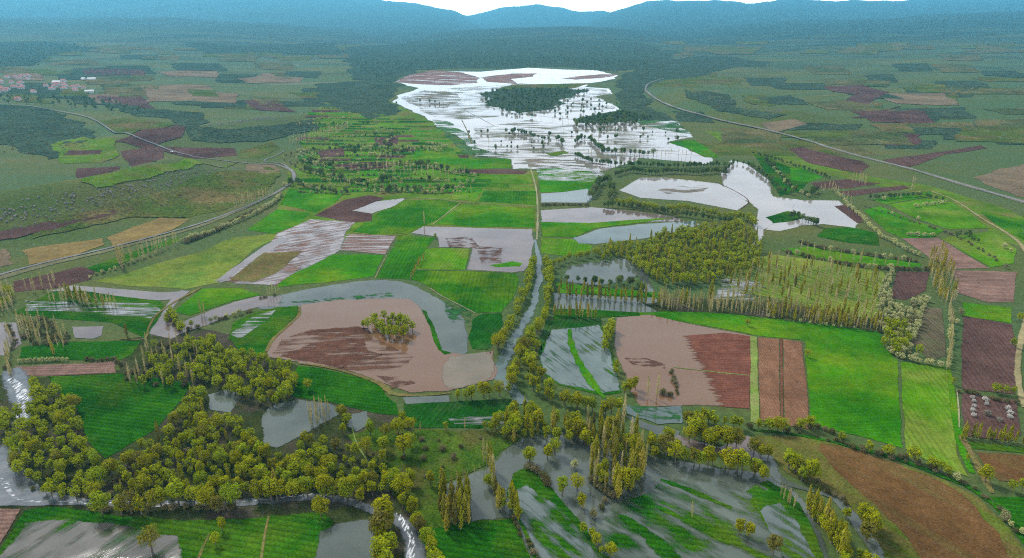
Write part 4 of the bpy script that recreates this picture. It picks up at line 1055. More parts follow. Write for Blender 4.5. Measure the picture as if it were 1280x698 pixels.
def round_trunk(seed, h, lobes, r0, lean=0.04):
    rs = np.random.RandomState(seed + 50)
    top = np.array([rs.uniform(-lean, lean) * h, rs.uniform(-lean, lean) * h, h * 0.34])
    ch = [tube([(0, 0, -0.3), (0, 0, 0.2), tuple(top * 0.55), tuple(top), (top[0], top[1], h * 0.7)], [r0 * 1.5, r0 * 1.1, r0 * 0.9, r0 * 0.75, r0 * 0.2], 7)]
    for c, lr in lobes[::2]:
        s = top * rs.uniform(0.6, 1.0)
        mid = s * 0.45 + c * 0.55 + np.array([0, 0, 0.05 * h])
        ch.append(tube([tuple(s), tuple(mid), tuple(c + np.array([0, 0, lr * 0.5]))], [r0 * 0.5, r0 * 0.33, r0 * 0.1], 5))
    return join(ch)


def column_crown(seed, h, r, n, size, base=0.12, elong=2.6):
    """Narrow upright crown of steep twigs: poplars."""
    rs = np.random.RandomState(seed)
    z = base + (1 - base) * rs.uniform(0, 1, n) ** 0.9
    prof = np.interp(z, [base, base + 0.1, 0.4, 0.75, 1.0], [0.3, 0.75, 1.0, 0.7, 0.08])
    wob = 1 + 0.3 * np.sin(z * 23 + seed) * rs.uniform(0, 1, n)
    th = rs.uniform(0, 2 * math.pi, n)
    rad = r * prof * wob * rs.uniform(0.1, 1, n) ** 0.6
    C = np.stack([np.cos(th) * rad, np.sin(th) * rad, z * h], 1)
    Nn = np.stack([np.cos(th), np.sin(th), rs.uniform(0.0, 0.5, n)], 1) + rs.normal(scale=0.35, size=(n, 3))
    T = np.clip(0.5 + 0.3 * np.sin(z * 14 + seed * 2) + rs.uniform(-.35, .35, n), 0, 1)
    V, Fc = quads(C, Nn, size, rs, elong, True)
    return V, Fc, T


def column_trunk(seed, h, r0):
    rs = np.random.RandomState(seed + 90)
    ch = [tube([(0, 0, -0.3), (rs.uniform(-.05, .05), 0, h * 0.3), (rs.uniform(-.12, .12), rs.uniform(-.1, .1), h * 0.65), (0, 0, h * 0.97)], [r0 * 1.2, r0, r0 * 0.6, r0 * 0.1], 6)]
    for i in range(10):
        z = h * rs.uniform(0.15, 0.8)
        t = rs.uniform(0, 6.28)
        ln = h * rs.uniform(0.12, 0.22)
        o = rs.uniform(0.25, 0.6)
        ch.append(tube([(0, 0, z), (math.cos(t) * o, math.sin(t) * o, z + ln * 0.5), (math.cos(t) * o * 1.2, math.sin(t) * o * 1.2, z + ln)], [r0 * 0.3, r0 * 0.2, r0 * 0.06], 4))
    return join(ch)


def mound_crown(seed, h, rx, n, size):
    rs = np.random.RandomState(seed)
    C, Nn, T = [], [], []
    for i in range(7):
        th = 6.283 * i / 7 + rs.uniform(-.4, .4)
        rr = rx * (0.55 if i else 0) * rs.uniform(0.7, 1.1)
        lr = np.array([rx * rs.uniform(0.4, 0.6), rx * rs.uniform(0.4, 0.6), h * rs.uniform(0.32, 0.5)])
        c = np.array([math.cos(th) * rr, math.sin(th) * rr, h - lr[2] * (1.0 if i == 0 else rs.uniform(1.0, 1.35))])
        d = rs.normal(size=(n // 7, 3))
        d /= np.linalg.norm(d, axis=1, keepdims=True)
        p = c + d * lr * (rs.uniform(0.3, 1.1, (n // 7, 1)) ** 0.6)
        C.append(p)
        Nn.append(d + rs.normal(scale=0.5, size=d.shape) + np.array([0, 0, 0.3]))
        T.append(np.clip(rs.uniform(0.1, 0.9) * 0.6 + rs.uniform(0, 0.4, len(d)), 0, 1))
    C, Nn, T = np.concatenate(C), np.concatenate(Nn), np.concatenate(T)
    keep = C[:, 2] > 0.08
    V, Fc = quads(C[keep], Nn[keep], size, rs)
    return V, Fc, T[keep]


def mound_trunk(seed, h, rx):
    rs = np.random.RandomState(seed + 7)
    ch = []
    for i in range(5):
        t = 6.283 * i / 5 + rs.uniform(-.3, .3)
        ch.append(tube([(0.08 * math.cos(t), 0.08 * math.sin(t), -0.2), (0.3 * rx * math.cos(t), 0.3 * rx * math.sin(t), h * 0.4), (0.5 * rx * math.cos(t), 0.5 * rx * math.sin(t), h * 0.75)], [0.09, 0.06, 0.02], 5))
    return join(ch)


KIND = {  # name, noun for labels, height, crown height fraction aimed at, leaf, bark
    'W': dict(name='willow_tree', cat='willow', noun='yellow willow', h=8.0, aim=0.62, leaf='leaf_willow', bark='bark'),
    'D': dict(name='dark_willow_tree', cat='willow', noun='dark willow', h=8.0, aim=0.6, leaf='leaf_far', bark='bark'),
    'P': dict(name='poplar_tree', cat='poplar', noun='yellow poplar', h=11.0, aim=0.5, leaf='leaf_poplar', bark='bark_pale'),
    'B': dict(name='bare_poplar_tree', cat='poplar', noun='bare poplar', h=11.0, aim=0.5, leaf='leaf_bare', bark='bark_pale'),
    'C': dict(name='blossom_tree', cat='fruit tree', noun='blossom tree', h=4.6, aim=0.5, leaf='leaf_blossom', bark='bark'),
    'N': dict(name='white_blossom_bush', cat='bush', noun='white bush', h=2.2, aim=0.5, leaf='leaf_white', bark='bark'),
    'S': dict(name='shrub', cat='shrub', noun='brown shrub', h=3.0, aim=0.5, leaf='leaf_shrub', bark='bark'),
}
NV = 6


def build_proto(k, i, low):
    """(crown verts, faces, tone), (trunk verts, faces) of variant i of a kind."""
    h = KIND[k]['h']
    f = 0.22 if low else 1.0
    z = 1.9 if low else 1.0
    if k in 'WD':
        rx = h * (0.38, 0.45, 0.34, 0.30, 0.41, 0.27)[i]
        n_leaf = (1500, 1900, 1300, 1150, 800, 1000)[i]
        V, Fc, T, L = round_crown(100 + i * 7, h, rx, int(n_leaf * f), 0.38 * z, (13, 16, 12, 11, 14, 10)[i], (0.25, 0.27, 0.22, 0.15, 0.25, 0.12)[i])
        tr = round_trunk(i, h, L, 0.24)
    elif k == 'P':
        V, Fc, T = column_crown(200 + i, h, 0.95 + 0.12 * (i % 3), int(620 * f), 0.30 * z, 0.08)
        tr = column_trunk(i, h, 0.13)
    elif k == 'B':
        V, Fc, T = column_crown(300 + i, h, 0.62 + 0.1 * (i % 3), int(230 * max(f, .3)), 0.16 * (1.3 if low else 1), 0.1, 4.5)
        tr = column_trunk(i + 20, h, 0.12)
    elif k == 'C':
        V, Fc, T, L = round_crown(400 + i, h, h * 0.46, int(700 * f), 0.36 * z, 9, 0.14)
        tr = round_trunk(i + 40, h, L, 0.13)
    elif k == 'N':
        V, Fc, T = mound_crown(500 + i, h, 1.3, int(350 * f), 0.26 * z)
        tr = mound_trunk(i, h, 1.3)
    else:
        V, Fc, T = mound_crown(600 + i, h, 2.1, int(560 * f), 0.34 * z)
        tr = mound_trunk(i, h, 2.1)
    return (np.asarray(V), np.asarray(Fc), T), tr


def crown_mesh(name, V, Fc, T, mat, extra=None, extra_mat=None):
    me = bpy.data.meshes.new(name)
    nq = len(Fc)
    ev, ef = (np.asarray(extra[0]), np.asarray(extra[1])) if extra else (np.zeros((0, 3)), np.zeros((0, 4), int))
    verts = np.concatenate([V, ev]) if len(ev) else V
    faces = np.concatenate([Fc, ef + len(V)]) if len(ef) else Fc
    me.vertices.add(len(verts))
    me.vertices.foreach_set('co', verts.astype(np.float32).ravel())
    me.loops.add(faces.size)
    me.loops.foreach_set('vertex_index', faces.ravel().astype(np.int32))
    me.polygons.add(len(faces))
    me.polygons.foreach_set('loop_start', np.arange(0, faces.size, 4, dtype=np.int32))
    me.polygons.foreach_set('loop_total', np.full(len(faces), 4, dtype=np.int32))
    me.materials.append(mat)
    if extra:
        me.materials.append(extra_mat)
        mi = np.zeros(len(faces), np.int32)
        mi[nq:] = 1
        me.polygons.foreach_set('material_index', mi)
    me.update(calc_edges=True)
    a = me.attributes.new('tone', 'FLOAT', 'FACE')
    t = np.zeros(len(faces), np.float32)
    t[:nq] = T
    a.data.foreach_set('value', t)
    return me


PROTO = {}
for k, d in KIND.items():
    for i in range(NV):
        (V, Fc, T), tr = build_proto(k, i, False)
        trm = bpy.data.meshes.new(d['name'] + '_trunk')
        trm.from_pydata(tr[0], [], tr[1])
        trm.materials.append(M[d['bark']])
        lo = build_proto(k, i, True)
        PROTO[k, i] = dict(crown=crown_mesh(d['name'] + '_crown', V, Fc, T, M[d['leaf']]), trunk=trm,
                           whole=crown_mesh(d['name'], V, Fc, T, M[d['leaf']], tr, M[d['bark']]), low=lo)

# ------------------------------------------------------------------ where the trees stand
trng = random.Random(99)
TREES = []     # dict(kind, x, y, h, label, group)
ORD = ['', 'second ', 'third ', 'fourth ', 'fifth ', 'sixth ', 'seventh ', 'eighth ', 'ninth ', 'tenth ', 'eleventh ', 'twelfth ', 'thirteenth ', 'fourteenth ']


def place(kind, px, py, hh):
    d = KIND[kind]
    return ground(px, py, hh * d['aim'])


def singles(kind, group, items, hh=1.0):
    """Trees that stand alone, each with its own label."""
    for px, py, s, label in items:
        h = KIND[kind]['h'] * s * hh
        x, y = place(kind, px, py, h)
        TREES.append(dict(k=kind, x=x, y=y, h=h, label=label, group=group))


def row(kinds, where, ends, line, gap, hh=1.0, jit=0.25, var=0.22):
    """A row of trees; where names the row, ends names its first and last end."""
    pts = [ground(p[0], p[1], KIND[kinds[0]]['h'] * hh * KIND[kinds[0]]['aim']) for p in line]
    acc = []
    for (ax, ay), (bx, by) in zip(pts[:-1], pts[1:]):
        L = math.hypot(bx - ax, by - ay)
        s = 0.0
        while s < L:
            acc.append((ax + (bx - ax) * s / L + trng.uniform(-1, 1) * gap * jit, ay + (by - ay) * s / L + trng.uniform(-1, 1) * gap * jit))
            s += gap * trng.uniform(0.75, 1.3)
    n = len(acc)
    ks = [trng.choice(kinds) for _ in acc]
    for i, ((x, y), k) in enumerate(zip(acc, ks)):
        h = KIND[k]['h'] * hh * trng.uniform(1 - var, 1 + var)
        same = [j for j in range(n) if ks[j] == k]
        a, b = same.index(i), len(same) - 1 - same.index(i)
        noun = KIND[k]['noun']
        if a <= b and a < len(ORD):
            lab = f'{ORD[a]}{noun} {"from" if a else "at"} {ends[0]} of {where}'
        elif b < a and b < len(ORD):
            lab = f'{ORD[b]}{noun} {"from" if b else "at"} {ends[1]} of {where}'
        else:
            lab = f'{noun} midway along {where}'
        TREES.append(dict(k=k, x=x, y=y, h=h, label=lab, group=f'trees of {where}'))


def inside(p, poly):
    x, y = p
    c = False
    for (ax, ay), (bx, by) in zip(poly, poly[1:] + poly[:1]):
        if (ay > y) != (by > y) and x < (bx - ax) * (y - ay) / (by - ay) + ax:
            c = not c
    return c


def wood(kinds, where, poly, gap, hh=1.0, var=0.25, fill=1.0):
    """A clump of trees filling an outline."""
    d = KIND[kinds[0]]
    P = [ground(p[0], p[1], d['h'] * hh * d['aim']) for p in poly]
    x0, x1 = min(p[0] for p in P), max(p[0] for p in P)
    y0, y1 = min(p[1] for p in P), max(p[1] for p in P)
    pts, cell = [], {}
    tries = int((x1 - x0) * (y1 - y0) / gap ** 2 * 9) + 30
    for _ in range(tries):
        p = (trng.uniform(x0, x1), trng.uniform(y0, y1))
        if not inside(p, P):
            continue
        c = (int(p[0] // gap), int(p[1] // gap))
        g = gap * trng.uniform(0.75, 1.1)
        if any(math.hypot(p[0] - q[0], p[1] - q[1]) < g for i in (-1, 0, 1) for j in (-1, 0, 1) for q in cell.get((c[0] + i, c[1] + j), ())):
            continue
        cell.setdefault(c, []).append(p)
        if trng.random() < fill:
            pts.append(p)
    ks = [trng.choice(kinds) for _ in pts]
    hs = [KIND[k]['h'] * hh * trng.uniform(1 - var, 1 + var) for k in ks]
    labs = {}
    asort = sorted(p[0] / p[1] for p in pts) or [0]
    a1, a2 = asort[len(asort) // 3], asort[2 * len(asort) // 3]
    ymid = sorted([p[1] for p in pts] or [0])[len(pts) // 2]
    for k in sorted(set(ks)):
        idx = [i for i in range(len(pts)) if ks[i] == k]
        noun = KIND[k]['noun']
        az = lambda i: pts[i][0] / pts[i][1]
        for key, word in ((az, 'leftmost'), (lambda i: -az(i), 'rightmost'), (lambda i: pts[i][1], 'nearest'), (lambda i: -pts[i][1], 'farthest'), (lambda i: -hs[i], 'tallest')):
            o = [i for i in sorted(idx, key=key) if i not in labs]
            for r_ in range(min(4 if word != 'tallest' else 1, len(o))):
                labs[o[r_]] = f'{ORD[r_]}{word} {noun} of {where}'
        for i in idx:
            zone = ('front ' if pts[i][1] < ymid else 'back ') + ('left' if az(i) < a1 else 'middle' if az(i) < a2 else 'right')
            labs.setdefault(i, f'{noun} in the {zone} of {where}')
    for i, (x, y) in enumerate(pts):
        TREES.append(dict(k=ks[i], x=x, y=y, h=hs[i], label=labs[i], group=f'trees of {where}'))


# lower left wood
wood('WWWWWWWS', 'the wood right of the rapids', [(2, 520), (30, 512), (45, 496), (72, 486), (95, 505), (105, 545), (126, 570), (150, 575), (150, 612), (100, 614), (60, 616), (30, 600), (10, 570)], 3.5, 0.72, 0.36)
wood('WWWWWWWWWSP', 'the broad wood right of the crop', [(150, 578), (172, 555), (205, 535), (222, 508), (244, 486), (256, 490), (258, 520), (300, 520), (325, 560), (350, 566), (350, 612), (330, 616), (150, 612)], 3.4, 0.70, 0.36)
wood('W', 'the wood in front of the dark inner pool', [(350, 566), (385, 550), (420, 545), (440, 560), (475, 575), (492, 596), (470, 612), (350, 612)], 3.8, 0.72, 0.36, fill=0.92)
wood('W', 'the upper wood below the channel', [(236, 425), (262, 420), (290, 432), (330, 445), (362, 455), (372, 470), (362, 492), (330, 505), (305, 492), (270, 478), (240, 472), (250, 450)], 3.6, 0.68, 0.36)
wood('WSSB', 'the olive thicket below the pale channel', [(186, 424), (212, 420), (240, 420), (250, 445), (242, 474), (200, 478), (165, 474), (152, 462), (175, 445)], 3.6, 0.75)
row('W', 'the pollard row along the bottom left stream', ('the left end', 'the right end'), [(128, 626), (175, 628), (205, 614), (240, 614), (272, 622), (305, 618)], 5.0, 1.05)
row('W', 'the pollard row above the bottom left crop', ('the left end', 'the right end'), [(318, 610), (345, 608), (380, 606), (405, 602), (432, 610), (458, 618)], 4.6, 1.0)
row('S', 'the brushwood under the pollard row', ('the left end', 'the right end'), [(120, 634), (170, 636), (230, 634), (300, 632)], 4.0, 0.8)
singles('W', 'lone willows of the lower left', [(186, 671, 1.15, 'big round willow standing alone in the streaky flood at bottom left'), (276, 652, 0.72, 'small round willow on the bottom left crop beside the path'), (268, 672, 0.6, 'smaller willow just below another on the bottom left crop'),
    (400, 632, 1.0, 'round willow standing forward of the pollard row on the dark crop'), (384, 479, 0.7, 'round willow on the dark crop below the mud bank'), (370, 470, 0.6, 'small willow at the upper edge of the dark crop'), (360, 480, 0.65, 'willow at the corner of the dark crop by the wood'),
    (380, 545, 0.8, 'lone yellowish willow at the edge of the dark inner pool'), (538, 595, 0.8, 'round willow alone on the meadow left of the tall poplar clump'), (426, 512, 0.8, 'willow on the pool edge below the dark crop'), (433, 522, 0.75, 'willow leaning over the narrow pool by the wood path'), (428, 533, 0.7, 'willow at the lower end of the narrow pool')])
wood('B', 'the bare thicket standing in the dark inner pool', [(384, 505), (412, 500), (412, 520), (388, 528)], 2.4, 0.55)
wood('S', 'the brush dotting the lower meadow', [(450, 555), (500, 545), (600, 545), (620, 558), (580, 578), (530, 600), (480, 590)], 7, 0.55, 0.4)
wood('W', 'the scattered willows on the clearing', [(446, 538), (470, 528), (500, 530), (520, 540), (505, 560), (478, 565), (455, 560), (460, 548)], 6.5, 0.9)
row('W', 'the clump row above the bottom centre stream', ('the left end', 'the right end'), [(455, 598), (470, 592), (490, 598), (505, 605), (515, 588)], 5.0, 0.95)
row('W', 'the left bank row at bottom centre', ('the upper end', 'the lower end'), [(476, 636), (488, 642), (478, 662), (488, 676), (472, 690), (482, 715)], 4.6, 1.15)
row('W', 'the right bank row at bottom centre', ('the upper end', 'the lower end'), [(503, 622), (516, 634), (528, 650), (534, 668), (540, 690), (556, 720)], 4.4, 0.85)
singles('W', 'willows on the meadow rim', [(502, 520, 0.8, 'willow between the two dark crops, left one'), (512, 528, 0.85, 'willow between the two dark crops, right one'), (606, 530, 0.6, 'small willow on the lower edge of the wet crop, left of two'), (614, 532, 0.6, 'small willow on the lower edge of the wet crop, right of two'), (557, 531, 0.6, 'small bush willow left of the pole in the wet crop')])
# around the muddy lagoon and canal
wood('W', 'the willow island in the muddy lagoon', [(452, 401), (470, 394), (486, 390), (504, 394), (516, 406), (508, 416), (484, 414), (460, 406)], 4.2, 0.82)
singles('B', 'pale twigs on the lagoon island', [(464, 392, 0.6, 'pale bare poplar on the left side of the willow island')])
row('W', 'the front row between lagoon and wet crop', ('the left end', 'the right end'), [(570, 490), (590, 488), (612, 484), (628, 484)], 3.8, 0.85)
row('W', 'the left canal row', ('the far end', 'the near end'), [(668, 322), (663, 345), (656, 365), (646, 385), (637, 402), (628, 418), (619, 432)], 3.4, 0.82, 0.35, 0.35)
row('W', 'the right canal row, far half', ('the far end', 'the near end'), [(682, 322), (687, 340), (686, 362), (683, 382), (680, 398)], 3.2, 0.78, 0.4, 0.35)
row('W', 'the right canal row, near half', ('the far end', 'the near end'), [(676, 402), (664, 416), (652, 432), (646, 450), (640, 466), (634, 480)], 3.0, 0.85, 0.45, 0.35)
wood('W', 'the clump between canal and drowned crop', [(660, 415), (672, 425), (672, 460), (690, 478), (690, 492), (668, 484), (655, 460), (655, 435)], 4.6, 0.85)
row('W', 'the row below the drowned streaky crop', ('the left end', 'the right end'), [(684, 490), (705, 496), (730, 502), (755, 507), (775, 503)], 3.6, 0.85)
row('W', 'the willow knot right of the drowned crop', ('the upper end', 'the lower end'), [(764, 404), (762, 412), (758, 422), (756, 432)], 2.4, 0.8)
singles('W', 'willows in the lilac lagoon', [(788, 479, 0.95, 'bigger willow standing in the lilac lagoon with a dark reflection'), (795, 476, 0.85, 'willow close behind the bigger one in the lilac lagoon'), (781, 482, 0.7, 'smaller yellow willow left of the bigger one in the lilac lagoon'), (771, 455, 0.7, 'willow at the left edge of the lilac lagoon, upper'), (770, 462, 0.6, 'willow at the left edge of the lilac lagoon, lower')])
row('S', 'the bush line in the lilac lagoon', ('the upper end', 'the lower end'), [(840, 462), (843, 472), (845, 482), (848, 492)], 2.6, 0.55)
singles('S', 'bushes in the lilac lagoon', [(829, 490, 0.9, 'dark bush in the lilac lagoon, left of the bush line'), (838, 493, 0.8, 'dark bush at the foot of the bush line')])
singles('B', 'bare poplars in the lilac lagoon', [(811, 484, 1.05, 'tall bare poplar standing in the lilac lagoon, left of two'), (822, 483, 1.15, 'tall bare poplar standing in the lilac lagoon, right of two'), (779, 515, 1.5, 'very tall bare poplar at the corner of the teal pool')])
# lower centre poplar and willow wood
wood('WWP', 'the flooded wood below the canal', [(618, 524), (640, 506), (662, 508), (690, 520), (720, 522), (735, 535), (715, 545), (690, 540), (650, 542), (622, 540)], 3.5, 0.85, 0.35)
wood('PPWB', 'the mixed poplar wood in the lower flood', [(735, 520), (780, 530), (800, 540), (812, 560), (800, 590), (780, 612), (750, 600), (735, 585), (742, 560), (730, 540)], 2.9, 0.85, 0.35)
wood('W', 'the willow fringe right of the poplar wood', [(805, 528), (828, 540), (850, 552), (850, 566), (820, 566), (808, 552)], 4.4, 0.9)
row('W', 'the reflected pollard row in the lower flood', ('the left end', 'the right end'), [(855, 566), (875, 570), (892, 568), (912, 574), (930, 574), (946, 580), (958, 588), (966, 592)], 3.4, 0.95)
row('W', 'the clump behind the reflected pollard row', ('the left end', 'the right end'), [(862, 540), (872, 530), (886, 545), (900, 540), (912, 548), (922, 544)], 3.2, 1.0)
row('W', 'the row below the lilac lagoon', ('the left end', 'the right end'), [(862, 522), (880, 516), (895, 522), (915, 524), (936, 526)], 4.0, 0.75)
singles('W', 'willows standing in the lower flood', [(703, 604, 1.05, 'tall egg shaped willow in the lower flood with a long reflection'), (722, 600, 0.85, 'willow right of the tall egg shaped one'), (727, 622, 0.85, 'willow below and right of the tall egg shaped one'), (662, 567, 0.9, 'round willow at the tip of the drowned green wedge'), (685, 563, 0.85, 'willow of a pair in open water, left one'), (694, 556, 0.9, 'willow of a pair in open water, right one'),
    (926, 655, 0.8, 'yellow willow of a touching pair in the streaky flood, left one'), (938, 660, 0.8, 'yellow willow of a touching pair in the streaky flood, right one'), (969, 679, 0.95, 'round yellow willow in the streaky flood below the touching pair'), (764, 686, 0.7, 'small yellow willow at the bottom edge among green streaks')])
singles('C', 'pale trees in the lower flood', [(718, 580, 0.8, 'cream tree on the left rim of the poplar wood'), (742, 642, 0.75, 'cream tree at the head of the bush line in the lower flood'), (729, 632, 0.5, 'small cream bush left of the bush line in the lower flood')])
row('W', 'the bush line in the lower flood', ('the upper end', 'the lower end'), [(732, 658), (740, 665), (748, 676), (756, 688)], 2.6, 0.5)
row('S', 'the ditch brush left of the tall willow', ('the upper end', 'the lower end'), [(662, 583), (672, 588), (682, 598), (690, 606)], 2.2, 0.8)
row('S', 'the ditch brush right of the tall willow', ('the upper end', 'the lower end'), [(740, 600), (755, 610), (764, 620), (752, 632)], 2.4, 0.8)
row('S', 'the bank brush along the big green wedge', ('the upper end', 'the lower end'), [(640, 648), (652, 665), (664, 682), (676, 705)], 3.2, 0.5)
# tall yellow poplar clump at the bottom centre
wood('P', 'the tall yellow poplar clump at the bottom centre', [(566, 612), (584, 604), (587, 640), (574, 650), (560, 645), (562, 628)], 2.0, 0.85, 0.35)
row('P', 'the yellow poplars left of the tall clump', ('the upper end', 'the lower end'), [(552, 594), (554, 604), (552, 628), (556, 640), (560, 650)], 2.6, 0.9)
row('PB', 'the ditch poplars right of the tall clump', ('the upper end', 'the lower end'), [(606, 566), (612, 574), (618, 584), (616, 600), (624, 615), (622, 628)], 2.4, 0.85)
row('W', 'the small willows by the tall poplars', ('the left end', 'the right end'), [(612, 598), (622, 606), (630, 628), (640, 630), (648, 640)], 3.4, 0.6)
row('P', 'the yellow poplars at the wedge ditch', ('the upper end', 'the lower end'), [(642, 618), (646, 632), (650, 642)], 2.2, 0.8)
row('B', 'the dead reeds by the ditch', ('the left end', 'the right end'), [(556, 602), (580, 594), (605, 582)], 2.4, 0.4)
# right side: hedge over the big brown field and brook
row('WWS', 'the brown field hedge, left half', ('the left end', 'the right end'), [(940, 524), (962, 528), (985, 530), (1015, 525), (1035, 528), (1052, 538), (1062, 548)], 3.4, 0.72)
row('WSS', 'the brown field hedge, right half', ('the left end', 'the right end'), [(1066, 552), (1088, 557), (1112, 558), (1130, 562), (1150, 568), (1170, 576), (1185, 585), (1200, 592)], 3.4, 0.72)
row('S', 'the brush under the brown field hedge', ('the left end', 'the right end'), [(1000, 540), (1050, 552), (1100, 565), (1150, 580), (1205, 602), (1235, 622), (1260, 650), (1282, 675)], 4.2, 0.5)
singles('C', 'blossom trees at the brown field hedge', [(1196, 596, 0.8, 'pinkish cream blossom tree at the right end of the brown field hedge'), (1257, 645, 0.9, 'cream blossom tree beside the lower right green plot'), (1264, 655, 0.55, 'small cream bush beside the blossom tree at lower right'), (1279, 664, 0.55, 'small cream bush at the right frame edge')])
row('W', 'the clump at the brown field tip', ('the left end', 'the right end'), [(985, 572), (995, 578), (1008, 582), (1016, 588), (996, 590)], 3.0, 0.95)
row('W', 'the pair by the brook head', ('the left end', 'the right end'), [(944, 556), (952, 562), (966, 560)], 3.0, 0.8)
row('P', 'the tall yellow willow poplars along the brook', ('the upper end', 'the lower end'), [(1012, 622), (1020, 632), (1030, 642), (1040, 655), (1048, 668), (1056, 680)], 2.0, 1.0)
row('W', 'the yellow willows mixed into the brook poplars', ('the upper end', 'the lower end'), [(1014, 626), (1026, 640), (1040, 658), (1052, 674), (1062, 700)], 3.4, 0.9)
row('B', 'the dry reeds at the upper brook', ('the upper end', 'the lower end'), [(976, 612), (988, 622), (998, 630)], 2.0, 0.5)
singles('W', 'willows of the lower right brook', [(1084, 640, 1.0, 'big willow on the right bank of the brook, upper of the group'), (1092, 650, 1.1, 'big willow on the right bank of the brook, middle of the group'), (1086, 662, 0.95, 'big willow on the right bank of the brook, lowest of the group'), (1059, 640, 0.6, 'narrow willow between brook poplars and the big willows')])
row('S', 'the brush right of the brook', ('the upper end', 'the lower end'), [(1020, 600), (1036, 612), (1052, 622), (1066, 632)], 2.8, 0.6)
row('PW', 'the lower poplars by the brook', ('the left end', 'the right end'), [(1074, 688), (1082, 694), (1100, 705)], 2.4, 0.7)
# right farms
row('WP', 'the line below the dotted brown plot', ('the left end', 'the right end'), [(1204, 545), (1222, 538), (1240, 542), (1262, 545), (1280, 548)], 3.6, 0.55)
row('P', 'the little poplars below the dotted brown plot', ('the left end', 'the right end'), [(1208, 536), (1224, 540), (1246, 542), (1265, 544), (1280, 546)], 3.2, 0.6)
singles('W', 'willows of the right farms', [(1235, 590, 0.85, 'round yellow willow beside the olive track'), (1267, 605, 0.6, 'low willow under the lower brown plot, left of two'), (1280, 604, 0.6, 'low willow under the lower brown plot, right of two'), (1210, 570, 0.5, 'small cream green willow at the head of the olive track'), (1268, 426, 0.75, 'round willow beside the dirt track at the right edge'), (1276, 395, 0.6, 'small willow at the right edge by the bright green strip'), (1192, 475, 0.5, 'small orange green bush on the verge of the light crop'), (1246, 484, 0.6, 'willow at the foot of the red brown plough, left of three'), (1258, 486, 0.6, 'willow at the foot of the red brown plough, middle of three'), (1268, 487, 0.55, 'willow at the foot of the red brown plough, right of three'), (1010, 440, 0.6, 'small round willow at the corner of the ploughed pair'), (935, 402, 0.55, 'small yellow willow on the long green crop before the poplar belt')])
row('S', 'the dark hedge over the dotted brown plot', ('the left end', 'the right end'), [(1200, 488), (1222, 492), (1248, 499), (1274, 503)], 2.8, 0.6)
singles('N', 'white bushes on the dotted brown plot', [(960 + x / 3.99, 360 + y / 3.99, s, lab) for x, y, s, lab in [
    (1022, 545, .7, 'white bush at the top of the left column on the dotted plot'), (1027, 563, .7, 'second white bush down the left column on the dotted plot'), (1030, 587, .8, 'third white bush down the left column on the dotted plot'), (1024, 608, .85, 'fourth white bush down the left column on the dotted plot'), (1028, 633, .8, 'lowest white bush of the left column on the dotted plot'),
    (1083, 553, 1.0, 'upper white bush of the second column on the dotted plot'), (1090, 577, .8, 'middle white bush of the second column on the dotted plot'), (1095, 622, 1.2, 'biggest white bush, lowest of the second column'), (1155, 655, .9, 'white bush at the lower middle of the dotted plot'), (1198, 598, 1.0, 'top white bush of the right column on the dotted plot'), (1210, 620, .9, 'middle white bush of the right column on the dotted plot'), (1207, 640, .8, 'lowest white bush of the right column on the dotted plot')]])
wood('C', 'the blossom thicket by the dark plough', [(1104, 350), (1116, 336), (1112, 376), (1130, 384), (1155, 368), (1160, 374), (1150, 400), (1144, 420), (1138, 430), (1146, 446), (1120, 436), (1106, 414), (1094, 398)], 3.1, 0.72, 0.35)
row('C', 'the blossom hedge under the fallow wedge', ('the left end', 'the right end'), [(1112, 438), (1130, 446), (1150, 450), (1180, 456)], 2.6, 0.7)
wood('W', 'the clump at the long green crop corner', [(1106, 400), (1132, 402), (1140, 422), (1120, 440), (1106, 428)], 4.0, 0.75)
singles('W', 'willow by the fallow wedge', [(1150, 436, 0.85, 'round yellow willow in front of the grey green fallow wedge')])
wood('BBP', 'the tan poplar stand at right', [(1160, 316), (1178, 306), (1190, 330), (1198, 366), (1190, 380), (1178, 372), (1166, 352)], 2.6, 0.6, 0.35)
row('BC', 'the hedge right of the fallow wedge', ('the upper end', 'the lower end'), [(1188, 380), (1190, 400), (1190, 420), (1188, 440), (1186, 456)], 2.2, 0.65)
singles('C', 'blossom trees of the right edge', [(1202, 390, 0.9, 'cream blossom tree at the left end of the bright green strip'), (1196, 402, 0.7, 'grey cream bush below the left end of the bright green strip')])
row('C', 'the long pale oblique hedge', ('the upper end', 'the lower end'), [(1060, 256), (1075, 268), (1088, 282), (1102, 294), (1118, 302), (1134, 312), (1150, 318)], 3.0, 0.8)
row('C', 'the pale hedge over the mauve wedge', ('the left end', 'the right end'), [(1134, 292), (1148, 293), (1168, 293)], 2.8, 0.7)
row('C', 'the pale hedge between two light crops', ('the left end', 'the right end'), [(1144, 257), (1160, 255), (1184, 252)], 3.0, 0.7)
singles('C', 'lone blossom trees on the right crops', [(1256, 307, 1.0, 'large cream blossom tree beside the curving dirt track'), (1264, 313, 0.7, 'smaller cream tree next to the large one by the track'), (1148, 273, 0.8, 'lone cream tree in the middle of the right crops'), (1105, 248, 0.9, 'cream tree at the upper edge of the right crops, left'), (1148, 242, 1.0, 'cream tree at the upper edge of the right crops, right'), (1257, 333, 0.7, 'cream bush at the lower end of the dirt track crop'), (1115, 266, 0.7, 'cream tree above the green crop of the pale hedge'), (1126, 247, 0.6, 'small cream tree between two at the upper crop edge')])
row('S', 'the dark hedge crossing the right crops', ('the left end', 'the right end'), [(1080, 258), (1110, 266), (1150, 280), (1190, 292), (1225, 310), (1260, 332)], 6.5, 0.6)
row('D', 'the dark bushes on the light crop', ('the left end', 'the right end'), [(1196, 293), (1210, 290), (1216, 298), (1230, 302)], 4.5, 0.55)
